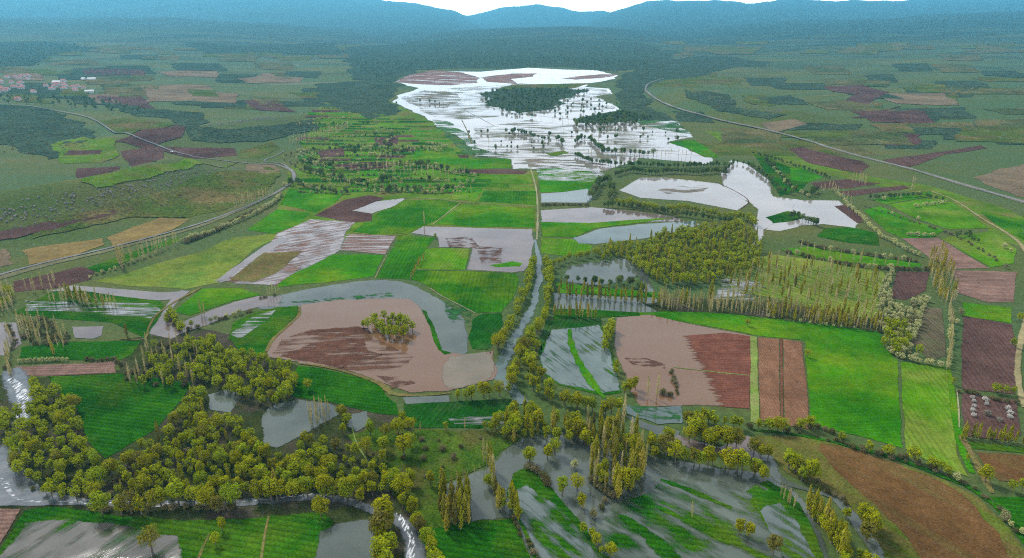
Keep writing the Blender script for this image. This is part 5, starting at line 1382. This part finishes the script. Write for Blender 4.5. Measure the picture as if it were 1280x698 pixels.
row('SSC', 'the upper dark hedge beyond the plantation', ('the left end', 'the right end'), [(1000, 302), (1030, 310), (1060, 314), (1100, 320), (1150, 326)], 3.2, 0.85)
row('SSC', 'the lower dark hedge along the plantation', ('the left end', 'the right end'), [(985, 314), (1010, 320), (1050, 328), (1080, 333), (1108, 335), (1160, 336)], 3.0, 0.85)
row('B', 'the thin poplars between the two dark hedges', ('the left end', 'the right end'), [(1000, 308), (1040, 316), (1080, 322), (1140, 328)], 5.5, 0.8)
row('D', 'the bushes at the flooded corner', ('the left end', 'the right end'), [(988, 268), (998, 266), (1006, 272), (1014, 274), (1022, 278)], 4.2, 0.8)
wood('BBP', 'the thin poplar plantation', [(912, 345), (960, 318), (1020, 325), (1102, 340), (1092, 392), (1040, 384), (960, 364), (915, 360)], 4.6, 0.7, 0.35)
wood('B', 'the dense tan poplar belt, left half', [(824, 366), (900, 370), (960, 374), (960, 390), (900, 384), (826, 380)], 2.2, 0.66, 0.38, 0.85)
wood('BP', 'the dense tan poplar belt, right half', [(960, 374), (1040, 384), (1102, 398), (1104, 408), (1030, 400), (960, 390)], 2.2, 0.6, 0.38, 0.85)
row('SC', 'the hedge below the poplar belt', ('the left end', 'the right end'), [(960, 396), (1000, 402), (1050, 408), (1100, 414)], 2.8, 0.45)
singles('P', 'yellow poplars in the belt', [(852, 372, .95, 'bright yellow poplar at the left of the tan belt'), (858, 370, .9, 'bright yellow poplar second from the left of the tan belt'), (890, 362, 1.2, 'tall yellow poplar above the left part of the tan belt')])
row('P', 'the upper flooded poplar row', ('the left end', 'the right end'), [(700, 352), (730, 356), (770, 360), (815, 362)], 4.2, 0.75)
row('P', 'the middle flooded poplar row', ('the left end', 'the right end'), [(700, 362), (740, 365), (790, 370), (825, 374)], 2.8, 0.7)
row('BP', 'the lower flooded poplar row', ('the left end', 'the right end'), [(694, 386), (720, 388), (745, 390)], 1.8, 0.7)
row('D', 'the round trees over the flooded poplars', ('the left end', 'the right end'), [(712, 346), (744, 350), (765, 352), (778, 348), (800, 356), (806, 362)], 5.5, 0.7)
# willow wood of the right middle
wood('WWWWP', 'the big willow wood amid the flood', [(746, 312), (770, 300), (806, 302), (832, 288), (868, 284), (920, 276), (944, 290), (952, 306), (944, 330), (915, 340), (880, 350), (830, 352), (802, 334), (775, 316), (752, 320)], 4.0, 0.76, 0.32)
row('W', 'the rim of the pool in the willow wood', ('the left end', 'the right end'), [(690, 330), (706, 322), (725, 318), (745, 314)], 4.0, 0.7)
row('W', 'the belt above the willow wood', ('the left end', 'the right end'), [(770, 250), (800, 254), (830, 260), (860, 258), (890, 264), (915, 270), (934, 268), (944, 278)], 3.2, 0.85)
row('D', 'the belt on the bund between white pools', ('the left end', 'the right end'), [(755, 254), (790, 256), (830, 262), (870, 268), (920, 276)], 4.0, 0.75)
row('S', 'the dark reed row between the two pools', ('the left end', 'the right end'), [(678, 256), (705, 255), (738, 256)], 2.6, 0.75)
row('D', 'the trees left of the white plot', ('the lower end', 'the upper end'), [(738, 242), (744, 236), (748, 226), (760, 222), (766, 236), (762, 244)], 4.0, 0.9)
row('D', 'the first belt before the lake', ('the left end', 'the right end'), [(770, 216), (785, 211), (800, 212), (815, 214), (840, 212), (870, 214), (895, 212), (908, 214)], 3.0, 0.85)
row('D', 'the second belt before the lake', ('the left end', 'the right end'), [(720, 192), (740, 200), (770, 204), (800, 204), (830, 206), (860, 206), (895, 204), (912, 206)], 3.8, 0.8)
row('D', 'the dark trees rising from the lake', ('the left end', 'the right end'), [(718, 175), (728, 170), (738, 172), (755, 188), (770, 188), (805, 190), (822, 190)], 5.0, 0.95)
row('B', 'the thin trees at the foot of the lake', ('the left end', 'the right end'), [(735, 190), (760, 194), (790, 192), (830, 192), (868, 190)], 6.0, 0.8)
row('D', 'the dark trees on the lake bund', ('the left end', 'the right end'), [(636, 166), (645, 162), (652, 164), (680, 172), (700, 172), (706, 178)], 8.0, 0.9)
wood('D', 'the wooded island in the lake', [(601, 118), (620, 112), (650, 110), (700, 110), (735, 111), (722, 118), (700, 123), (704, 130), (680, 137), (650, 141), (630, 137), (610, 129)], 13, 0.95, 0.4, 0.75)
wood('D', 'the wooded spit right of the island', [(716, 150), (752, 142), (780, 138), (815, 145), (790, 153), (750, 155), (720, 156)], 10, 1.1)
wood('D', 'the scattered trees in the far right bay', [(690, 128), (740, 124), (770, 128), (740, 140), (690, 144)], 22, 0.9)
row('D', 'the flooded river bank trees', ('the upper end', 'the lower end'), [(906, 212), (918, 200), (936, 204), (950, 212), (965, 224), (975, 236), (992, 240)], 6.0, 0.7)
row('CD', 'the mixed bushes at the river mouth', ('the upper end', 'the lower end'), [(958, 202), (974, 216), (982, 228), (996, 238), (1010, 244), (1022, 238)], 4.5, 0.8)
row('D', 'the dark hedge below the olive pasture', ('the left end', 'the right end'), [(948, 192), (970, 198), (1000, 208), (1030, 218), (1040, 222)], 5.0, 0.55)
row('B', 'the tan poplars on the right road verge', ('the left end', 'the right end'), [(1066, 222), (1076, 222), (1084, 226)], 3.0, 0.9)
singles('B', 'poplars by the right road', [(1141, 228, 1.3, 'tall tan poplar by the right road, left of two'), (1143, 229, 1.1, 'tan poplar by the right road, right of two')])
row('D', 'the hedge beneath the right road poplars', ('the left end', 'the right end'), [(1090, 246), (1120, 244), (1150, 242), (1180, 248)], 4.2, 0.6)
row('CB', 'the hedge above the flooded corner', ('the left end', 'the right end'), [(1020, 240), (1040, 236), (1056, 250), (1070, 262)], 4.0, 0.8)
# left side
row('B', 'the upper poplar row by the road', ('the left end', 'the right end'), [(292, 254), (304, 250), (316, 246), (328, 242), (340, 238)], 2.4, 0.95)
row('C', 'the hedge under the left road, upper', ('the left end', 'the right end'), [(226, 300), (240, 296), (262, 290), (285, 280), (305, 272), (325, 262), (345, 250), (352, 242)], 2.6, 0.85)
row('S', 'the dark brush under the left road', ('the left end', 'the right end'), [(232, 302), (260, 292), (290, 276), (320, 262)], 3.0, 0.9)
row('B', 'the lower poplar row by the road', ('the left end', 'the right end'), [(150, 320), (165, 316), (180, 312), (195, 306), (208, 300), (224, 296)], 3.4, 0.95)
row('B', 'the tan poplar knot at the bright strip', ('the left end', 'the right end'), [(146, 318), (149, 322), (152, 326)], 1.0, 1.1)
row('SC', 'the hedge below the bright road strip', ('the left end', 'the right end'), [(112, 346), (130, 340), (155, 332), (180, 322), (205, 314)], 4.0, 0.6)
row('B', 'the bare poplars on the dark plough', ('the left end', 'the right end'), [(30, 354), (42, 356), (58, 350), (70, 346)], 4.6, 0.9)
row('B', 'the poplars in the flooded rows', ('the left end', 'the right end'), [(62, 368), (78, 368), (95, 370), (110, 372), (126, 373), (150, 376)], 3.4, 0.9)
row('P', 'the yellow poplars in the flooded rows', ('the left end', 'the right end'), [(80, 366), (92, 367), (108, 372), (132, 374)], 4.0, 0.8)
wood('WB', 'the yellow thicket at the left edge', [(-10, 356), (10, 355), (18, 366), (14, 384), (-10, 388)], 3.2, 0.7)
wood('BSS', 'the bare grey thicket above the small pond', [(20, 396), (50, 388), (70, 402), (84, 410), (82, 424), (60, 426), (34, 420), (22, 410)], 2.8, 0.8)
row('BS', 'the bare brush along the left flood', ('the upper end', 'the lower end'), [(8, 402), (14, 420), (10, 435), (6, 450), (12, 462)], 3.2, 0.75)
row('C', 'the clipped pale hedge above the mauve strip', ('the left end', 'the right end'), [(24, 451), (45, 450), (66, 449), (88, 449)], 1.6, 0.5, 0.1, 0.08)
row('S', 'the brush between mauve strip and thicket', ('the left end', 'the right end'), [(108, 448), (125, 450), (142, 448), (150, 456)], 2.6, 0.6)
singles('P', 'lone poplars of the left crops', [(65, 434, 0.8, 'lone leaning yellow poplar on the green crop above the pale hedge'), (157, 412, 0.7, 'lone thin yellow poplar at the corner of the flooded rows')])
singles('B', 'lone bare poplars of the left crops', [(250, 384, 0.9, 'bare poplar at the lower edge of the crop above the channel, left of two'), (254, 386, 0.8, 'bare poplar at the lower edge of the crop above the channel, right of two'), (525, 533, 0.45, 'short pale pole tree on the meadow rim, left one'), (581, 529, 0.5, 'short pale pole tree on the meadow rim, right one'), (866, 637, 0.6, 'thin bare tree standing alone in the streaky lower flood'), (530, 272, 1.0, 'tall bare poplar at the corner of the flooded square')])
row('WS', 'the trees on the pale channel bend', ('the left end', 'the right end'), [(205, 398), (213, 385), (218, 400), (228, 408), (240, 402), (250, 404)], 3.2, 0.7)
row('CS', 'the bank brush below the pale channel', ('the left end', 'the right end'), [(262, 400), (280, 396), (300, 390), (318, 386)], 2.4, 0.65)
row('SB', 'the drowned brush at the lagoon head', ('the left end', 'the right end'), [(326, 372), (334, 370), (342, 368), (350, 366)], 1.6, 0.6)
row('W', 'the trees by the rushing stream at left', ('the upper end', 'the lower end'), [(40, 474), (46, 486), (50, 500)], 2.8, 0.8)
row('P', 'the thin line between two middle crops', ('the upper end', 'the lower end'), [(530, 318), (522, 330), (514, 345)], 3.0, 0.35)
singles('W', 'round tree on the crop corner', [(544, 294, 0.55, 'small round tree on the left corner of the flooded square')])
# hedged plots of the upper middle left
for line, wh in [([(352, 232), (372, 228), (395, 236), (420, 240), (440, 240)], 'the first hedge past the bend'),
                 ([(378, 212), (395, 216), (420, 222), (445, 228), (462, 232)], 'the second hedge past the bend'),
                 ([(440, 230), (470, 226), (500, 222)], 'the short hedge among the small plots'),
                 ([(440, 193), (465, 193), (490, 192), (520, 190)], 'the hedge above the lower dark plough'),
                 ([(430, 186), (465, 184), (500, 184), (530, 184)], 'the hedge below the little dark plough'),
                 ([(480, 180), (486, 174), (492, 170)], 'the oblique hedge between two little ploughs'),
                 ([(380, 200), (410, 208), (440, 212), (470, 208), (490, 206)], 'the hedge along the lower dark plough'),
                 ([(500, 208), (530, 206), (570, 216), (600, 220)], 'the hedge under the bright lake band'),
                 ([(470, 240), (500, 236), (540, 240), (580, 234)], 'the hedge above the large bright crop')]:
    row('CCD', wh, ('the left end', 'the right end'), line, 3.4, 0.8, 0.35, 0.35)
hr = random.Random(17)
for nth, py0 in enumerate((134, 141, 148, 154, 160, 165, 170, 175, 181, 187, 193, 199, 205, 211, 218, 225, 232, 239)):
    xa = 372 + hr.uniform(-10, 30) + max(0, 165 - py0) * 0.6
    xb = 455 + (py0 - 130) * 1.35 + hr.uniform(-20, 20)
    xb = min(xb, 600)
    line, x = [], xa
    while x < xb:
        line.append((x, py0 + hr.uniform(-1.6, 1.6)))
        x += hr.uniform(28, 46)
    row('CCSSSB' if nth % 3 else 'CCDS', f'the {ORD[nth] if nth < 14 else ["fifteenth ", "sixteenth ", "seventeenth ", "lowest "][nth - 14]}small hedge down from the lake'.replace('the small', 'the topmost small'), ('the left end', 'the right end'), line, 3.2 + (240 - py0) * 0.02, 0.6 + 0.001 * (240 - py0), 0.35, 0.4)
for nth, line in enumerate(([(590, 165), (630, 163), (660, 164)], [(596, 177), (640, 176), (690, 178)], [(594, 185), (640, 183), (700, 182)], [(690, 168), (760, 161), (850, 164)], [(720, 173), (800, 171), (852, 173)], [(500, 128), (530, 126), (560, 130)], [(640, 142), (700, 148), (720, 150)])):
    row('DDB', f'the {ORD[nth] or "first "}tree line standing in the lake', ('the left end', 'the right end'), line, 15, 0.75, 0.5, 0.35)
row('B', 'the thin poplars on the hedged plots', ('the left end', 'the right end'), [(470, 205), (485, 210), (495, 205), (520, 212), (535, 214), (560, 216), (580, 212)], 7.0, 1.0)
row('C', 'the cream clump left of the lake foot', ('the left end', 'the right end'), [(532, 178), (545, 180), (558, 182), (535, 186), (552, 188)], 5.0, 0.9)
row('B', 'the bare wood along the left valley edge', ('the left end', 'the right end'), [(362, 175), (380, 172), (400, 168), (420, 162), (436, 155)], 3.2, 1.0)
wood('SSCB', 'the orchard belt on the left valley edge', [(350, 196), (380, 186), (400, 196), (420, 200), (400, 215), (375, 212)], 8, 0.7)
wood('D', 'the far wood behind the lake', [(440, 78), (520, 74), (640, 70), (800, 74), (830, 84), (770, 88), (700, 80), (600, 82), (520, 84), (470, 96)], 26, 0.8)
wood('D', 'the woods around the village', [(0, 118), (60, 118), (140, 124), (180, 136), (150, 140), (80, 130), (0, 126)], 20, 0.9)
wood('S', 'the bushes on the grassy left slope', [(150, 240), (250, 222), (320, 212), (330, 236), (260, 262), (170, 262), (100, 290), (60, 300), (80, 270)], 26, 0.6)
wood('D', 'the far left woods', [(0, 56), (120, 54), (60, 72), (45, 82), (0, 84)], 38, 1.0)
wood('S', 'the scrub on the near left hillside', [(0, 165), (60, 150), (100, 170), (80, 190), (30, 195), (0, 190)], 18, 0.7)

# ------------------------------------------------------------------ build the trees
LIMIT = 300
by_kind = {}
for t in TREES:
    px, py = to_px(t['x'], t['y'], height(t['x'], t['y']))
    t['d'] = math.hypot(t['x'], t['y'])
    t['seen'] = -12 < px < IMW + 12 and 0 < py < IMH + 14
    by_kind.setdefault(t['k'], []).append(t)


def part(name, me, parent):
    o = bpy.data.objects.new(name, me)
    COL.objects.link(o)
    o.parent = parent
    return o


tr2 = random.Random(4)
leftover = {}
counts = {}
for k, lst in by_kind.items():
    lst.sort(key=lambda t: (not t['seen'], t['d'] / t['h']))
    counts[k] = len(lst)
    for n, t in enumerate(lst):
        d = KIND[k]
        v = tr2.choice((0, 1, 2, 2, 3, 3, 4, 4, 5, 5)) if k in 'WD' else tr2.randrange(NV)
        z = height(t['x'], t['y'])
        s = t['h'] / d['h']
        sx = s * tr2.uniform(0.88, 1.14)
        rot = tr2.uniform(0, 6.283)
        if n >= LIMIT or not t['seen']:
            leftover.setdefault(k, []).append((t['x'], t['y'], z, sx, s, rot, v))
            continue
        p = PROTO[k, v]
        if t['d'] < 420 and k != 'N':
            o = bpy.data.objects.new(d['name'], None)
            o.empty_display_size = 0.5
            COL.objects.link(o)
            part('crown', p['crown'], o)
            part('trunk', p['trunk'], o)
        else:
            o = bpy.data.objects.new(d['name'], p['whole'])
            COL.objects.link(o)
        o.location = (t['x'], t['y'], z)
        o.scale = (sx, sx, s)
        o.rotation_euler = (tr2.uniform(-.04, .04), tr2.uniform(-.04, .04), rot)
        tag(o, t['label'], d['cat'], t['group'])
NAMES = {'W': ('distant_willows', 'mass of far willows too many to count'), 'D': ('distant_dark_woods', 'mass of far dark trees around the lake'), 'P': ('distant_poplars', 'mass of far poplars'), 'B': ('distant_bare_poplars', 'mass of thin bare poplars in belts and rows'), 'C': ('distant_blossom', 'mass of far cream blossom hedges'), 'S': ('distant_scrub', 'mass of far olive shrubs'), 'N': ('distant_bushes', 'far white bushes')}
for k, lst in leftover.items():
    Vs, Fs, Ts, Vt, Ft = [], [], [], [], []
    nv = nt = 0
    for x, y, z, sx, s, rot, v in lst:
        near = math.hypot(x, y) < 520
        (V, Fc, T), tr = PROTO[k, v]['low']
        c, sn = math.cos(rot), math.sin(rot)
        A = np.array([[c * sx, -sn * sx, 0], [sn * sx, c * sx, 0], [0, 0, s]])
        Vs.append(V @ A.T + np.array([x, y, z]))
        Fs.append(Fc + nv)
        nv += len(V)
        Ts.append(np.clip(T * 0.6 + tr2.uniform(0, 0.4), 0, 1))
        tv, tf = np.asarray(tr[0]), np.asarray(tr[1])
        Vt.append(tv @ A.T + np.array([x, y, z]))
        Ft.append(tf + nt)
        nt += len(tv)
    me = crown_mesh(NAMES[k][0], np.concatenate(Vs), np.concatenate(Fs), np.concatenate(Ts), M[KIND[k]['leaf']], (np.concatenate(Vt), np.concatenate(Ft)), M[KIND[k]['bark']])
    o = bpy.data.objects.new(NAMES[k][0], me)
    COL.objects.link(o)
    tag(o, NAMES[k][1], None, None, 'stuff')
print('TREES', counts, {k: len(v) for k, v in leftover.items()})

# ------------------------------------------------------------------ rocks of the shelves
def rocks(name, label, line, n, spread, size):
    rs = np.random.RandomState(hash(name) % 1000 + n)
    V, Fc = [], []
    P = [ground(*p) for p in line]
    for _ in range(n):
        i = rs.randint(len(P) - 1)
        f = rs.uniform()
        x = P[i][0] + (P[i + 1][0] - P[i][0]) * f + rs.normal(scale=spread)
        y = P[i][1] + (P[i + 1][1] - P[i][1]) * f + rs.normal(scale=spread)
        z = height(x, y)
        r = size * rs.uniform(0.4, 1.6)
        o = len(V)
        ring = [(x + r * rs.uniform(.7, 1.2) * math.cos(a), y + r * rs.uniform(.7, 1.2) * math.sin(a)) for a in np.linspace(0, 6.283, 7)[:-1]]
        V += [(a, b, z - 0.2) for a, b in ring] + [(x + (a - x) * .75, y + (b - y) * .75, z + r * rs.uniform(.4, .8)) for a, b in ring]
        Fc += [(o + j, o + (j + 1) % 6, o + 6 + (j + 1) % 6, o + 6 + j) for j in range(6)] + [tuple(o + 6 + j for j in range(6))]
    tag(mesh_obj(name, V, Fc, M['rock']), label, kind='stuff')


rocks('rubble', 'broken pale rocks along the crest of the left ridge', [(-60, 282), (0, 270), (60, 260), (120, 248), (155, 241), (200, 228), (250, 214), (310, 202)], 520, 8, 0.75)
rocks('rubble', 'pale rock ledge of the left plateau', [(250, 160), (300, 152), (340, 147), (385, 141)], 200, 9, 1.0)
rocks('rubble', 'pale rock ledge of the right plateau', [(866, 114), (890, 125), (930, 134), (980, 141)], 170, 9, 1.1)

# ------------------------------------------------------------------ village
def box(bm, x0, x1, y0, y1, z0, z1):
    v = [bm.verts.new(p) for p in ((x0, y0, z0), (x1, y0, z0), (x1, y1, z0), (x0, y1, z0), (x0, y0, z1), (x1, y0, z1), (x1, y1, z1), (x0, y1, z1))]
    for q in ((3, 2, 1, 0), (4, 5, 6, 7), (0, 1, 5, 4), (1, 2, 6, 5), (2, 3, 7, 6), (3, 0, 4, 7)):
        bm.faces.new([v[i] for i in q])


def bm_obj(name, bm, mat, parent=None):
    me = bpy.data.meshes.new(name)
    bm.to_mesh(me)
    bm.free()
    me.materials.append(M[mat])
    o = bpy.data.objects.new(name, me)
    COL.objects.link(o)
    o.parent = parent
    return o


def house_parts(w, d, h, roof_mat, barn):
    root = bpy.data.objects.new('barn' if barn else 'house', None)
    COL.objects.link(root)
    bm = bmesh.new()
    box(bm, -w / 2, w / 2, -d / 2, d / 2, -0.5, h)
    g = [bm.verts.new(p) for p in ((-w / 2, -d / 2, h + .002), (-w / 2, d / 2, h + .002), (-w / 2, 0, h + d * .3), (w / 2, -d / 2, h + .002), (w / 2, d / 2, h + .002), (w / 2, 0, h + d * .3))]
    bm.faces.new(g[:3])
    bm.faces.new(g[3:])
    bm_obj('wall', bm, 'plaster', root)
    bm = bmesh.new()
    e = 0.5
    for s in (-1, 1):
        q = [(-w / 2 - e, s * (d / 2 + e), h - 0.12), (w / 2 + e, s * (d / 2 + e), h - 0.12), (w / 2 + e, 0, h + d * .3 + .16), (-w / 2 - e, 0, h + d * .3 + .16)]
        lo = [bm.verts.new((a, b, c)) for a, b, c in q]
        hi = [bm.verts.new((a, b, c + 0.2)) for a, b, c in q]
        bm.faces.new(lo[::-1])
        bm.faces.new(hi)
        for i in range(4):
            bm.faces.new((lo[i], lo[(i + 1) % 4], hi[(i + 1) % 4], hi[i]))
    bmesh.ops.recalc_face_normals(bm, faces=bm.faces)
    bm_obj('roof', bm, roof_mat, root)
    if not barn:
        for x in (-w * .3, 0.0, w * .3):
            bm = bmesh.new()
            box(bm, x - .5, x + .5, -d / 2 - .05, -d / 2 + .02, 1.2, 2.6)
            bm_obj('window', bm, 'glass', root)
    return root


vr = random.Random(12)
spots = []
for i in range(22):
    spots.append((vr.uniform(-4, 43), vr.uniform(96, 118), 'village'))
for i in range(13):
    spots.append((vr.uniform(64, 106), vr.uniform(103, 115), 'hamlet'))
spots += [(71, 104, 'tin'), (105, 100, 'tin'), (115, 100, 'tin'), (112, 116, 'tin'), (23, 126, 'lone'), (9, 98, 'lone2')]
spots.sort(key=lambda s: s[0])
num = {}
tot = {z: sum(1 for s in spots if s[2] == z) for z in ('village', 'hamlet', 'tin')}
WORDS = {'village': 'the village at the far left', 'hamlet': 'the hamlet right of the village', 'tin': 'the long barns about the hamlet'}
done = []
for px, py, z in spots:
    x, y = ground(px, py)
    while any(math.hypot(x - a, y - b) < 17 for a, b in done):
        x += vr.uniform(-9, 9)
        y += vr.uniform(-14, 14)
    done.append((x, y))
    if z == 'tin':
        o = house_parts(vr.uniform(12, 17), 7, 3.0, 'tin', True)
    else:
        o = house_parts(vr.uniform(7, 12), vr.uniform(6, 8.5), vr.uniform(3, 5.2), 'tile', False)
    o.location = (x, y, height(x, y))
    o.rotation_euler = (0, 0, vr.uniform(-0.5, 0.5))
    if z == 'lone':
        tag(o, 'lone red roofed house below the village by the straight road', 'house')
    elif z == 'lone2':
        tag(o, 'red roofed house standing highest behind the village', 'house')
    else:
        i = num[z] = num.get(z, -1) + 1
        j = tot[z] - 1 - i
        what = 'pale tin roofed barn' if z == 'tin' else 'white walled red roofed house'
        side, q = ('left', i) if i <= j else ('right', j)
        tag(o, f'{what}, {ORD[q] or "first "}from the {side} in {WORDS[z]}', 'barn' if z == 'tin' else 'house', None if z == 'tin' else f'houses of {WORDS[z]}')

# a white car on the straight left road
def car():
    root = bpy.data.objects.new('car', None)
    COL.objects.link(root)
    bm = bmesh.new()
    prof = [(-2.1, .35), (2.1, .35), (2.15, .8), (1.2, .95), (-2.0, 1.0), (-2.15, .7)]
    a = [bm.verts.new((x, -.85, z)) for x, z in prof]
    b = [bm.verts.new((x, .85, z)) for x, z in prof]
    bm.faces.new(a)
    bm.faces.new(b[::-1])
    for i in range(6):
        bm.faces.new((a[i], b[i], b[(i + 1) % 6], a[(i + 1) % 6]))
    bm_obj('body', bm, 'paint', root)
    bm = bmesh.new()
    prof = [(-1.7, 1.0), (1.0, .97), (.4, 1.5), (-1.3, 1.52)]
    a = [bm.verts.new((x, -.75, z)) for x, z in prof]
    b = [bm.verts.new((x, .75, z)) for x, z in prof]
    bm.faces.new(a)
    bm.faces.new(b[::-1])
    for i in range(4):
        bm.faces.new((a[i], b[i], b[(i + 1) % 4], a[(i + 1) % 4]))
    bm_obj('cabin', bm, 'glass', root)
    for x in (-1.3, 1.3):
        for y in (-.85, .85):
            V, Fc = tube([(x, y - .1, .33), (x, y + .1, .33)], [.33, .33], 12)
            Fc += [tuple(range(12))[::-1], tuple(range(12, 24))]
            mesh_obj('wheel', V, Fc, M['rubber'], root)
    return root


cr = car()
x, y = ground(215, 191.2)
cr.location = (x, y, height(x, y) + 0.9)
a, b = ground(200, 184), ground(235, 195)
cr.rotation_euler = (0, 0, math.atan2(b[1] - a[1], b[0] - a[0]))
tag(cr, 'white car driving on the straight pale road at left', 'car')

# ------------------------------------------------------------------ haze
hb = bmesh.new()
box(hb, -22500, 22500, -600, 19000, -1.2, 760)
hm = bpy.data.materials.new('blue_air')
hm.use_nodes = True
hm.cycles.volume_sampling = 'DISTANCE'
hm.node_tree.nodes.clear()
ho = hm.node_tree.nodes.new('ShaderNodeOutputMaterial')
hv = hm.node_tree.nodes.new('ShaderNodeVolumePrincipled')
hv.inputs['Color'].default_value = HAZE_COLOR
hv.inputs['Density'].default_value = HAZE_DENSITY
hv.inputs['Anisotropy'].default_value = 0.35
hm.node_tree.links.new(hv.outputs[0], ho.inputs['Volume'])
M['haze'] = hm
tag(bm_obj('haze', hb, 'haze'), 'blue haze thickening towards the far hills', kind='stuff')
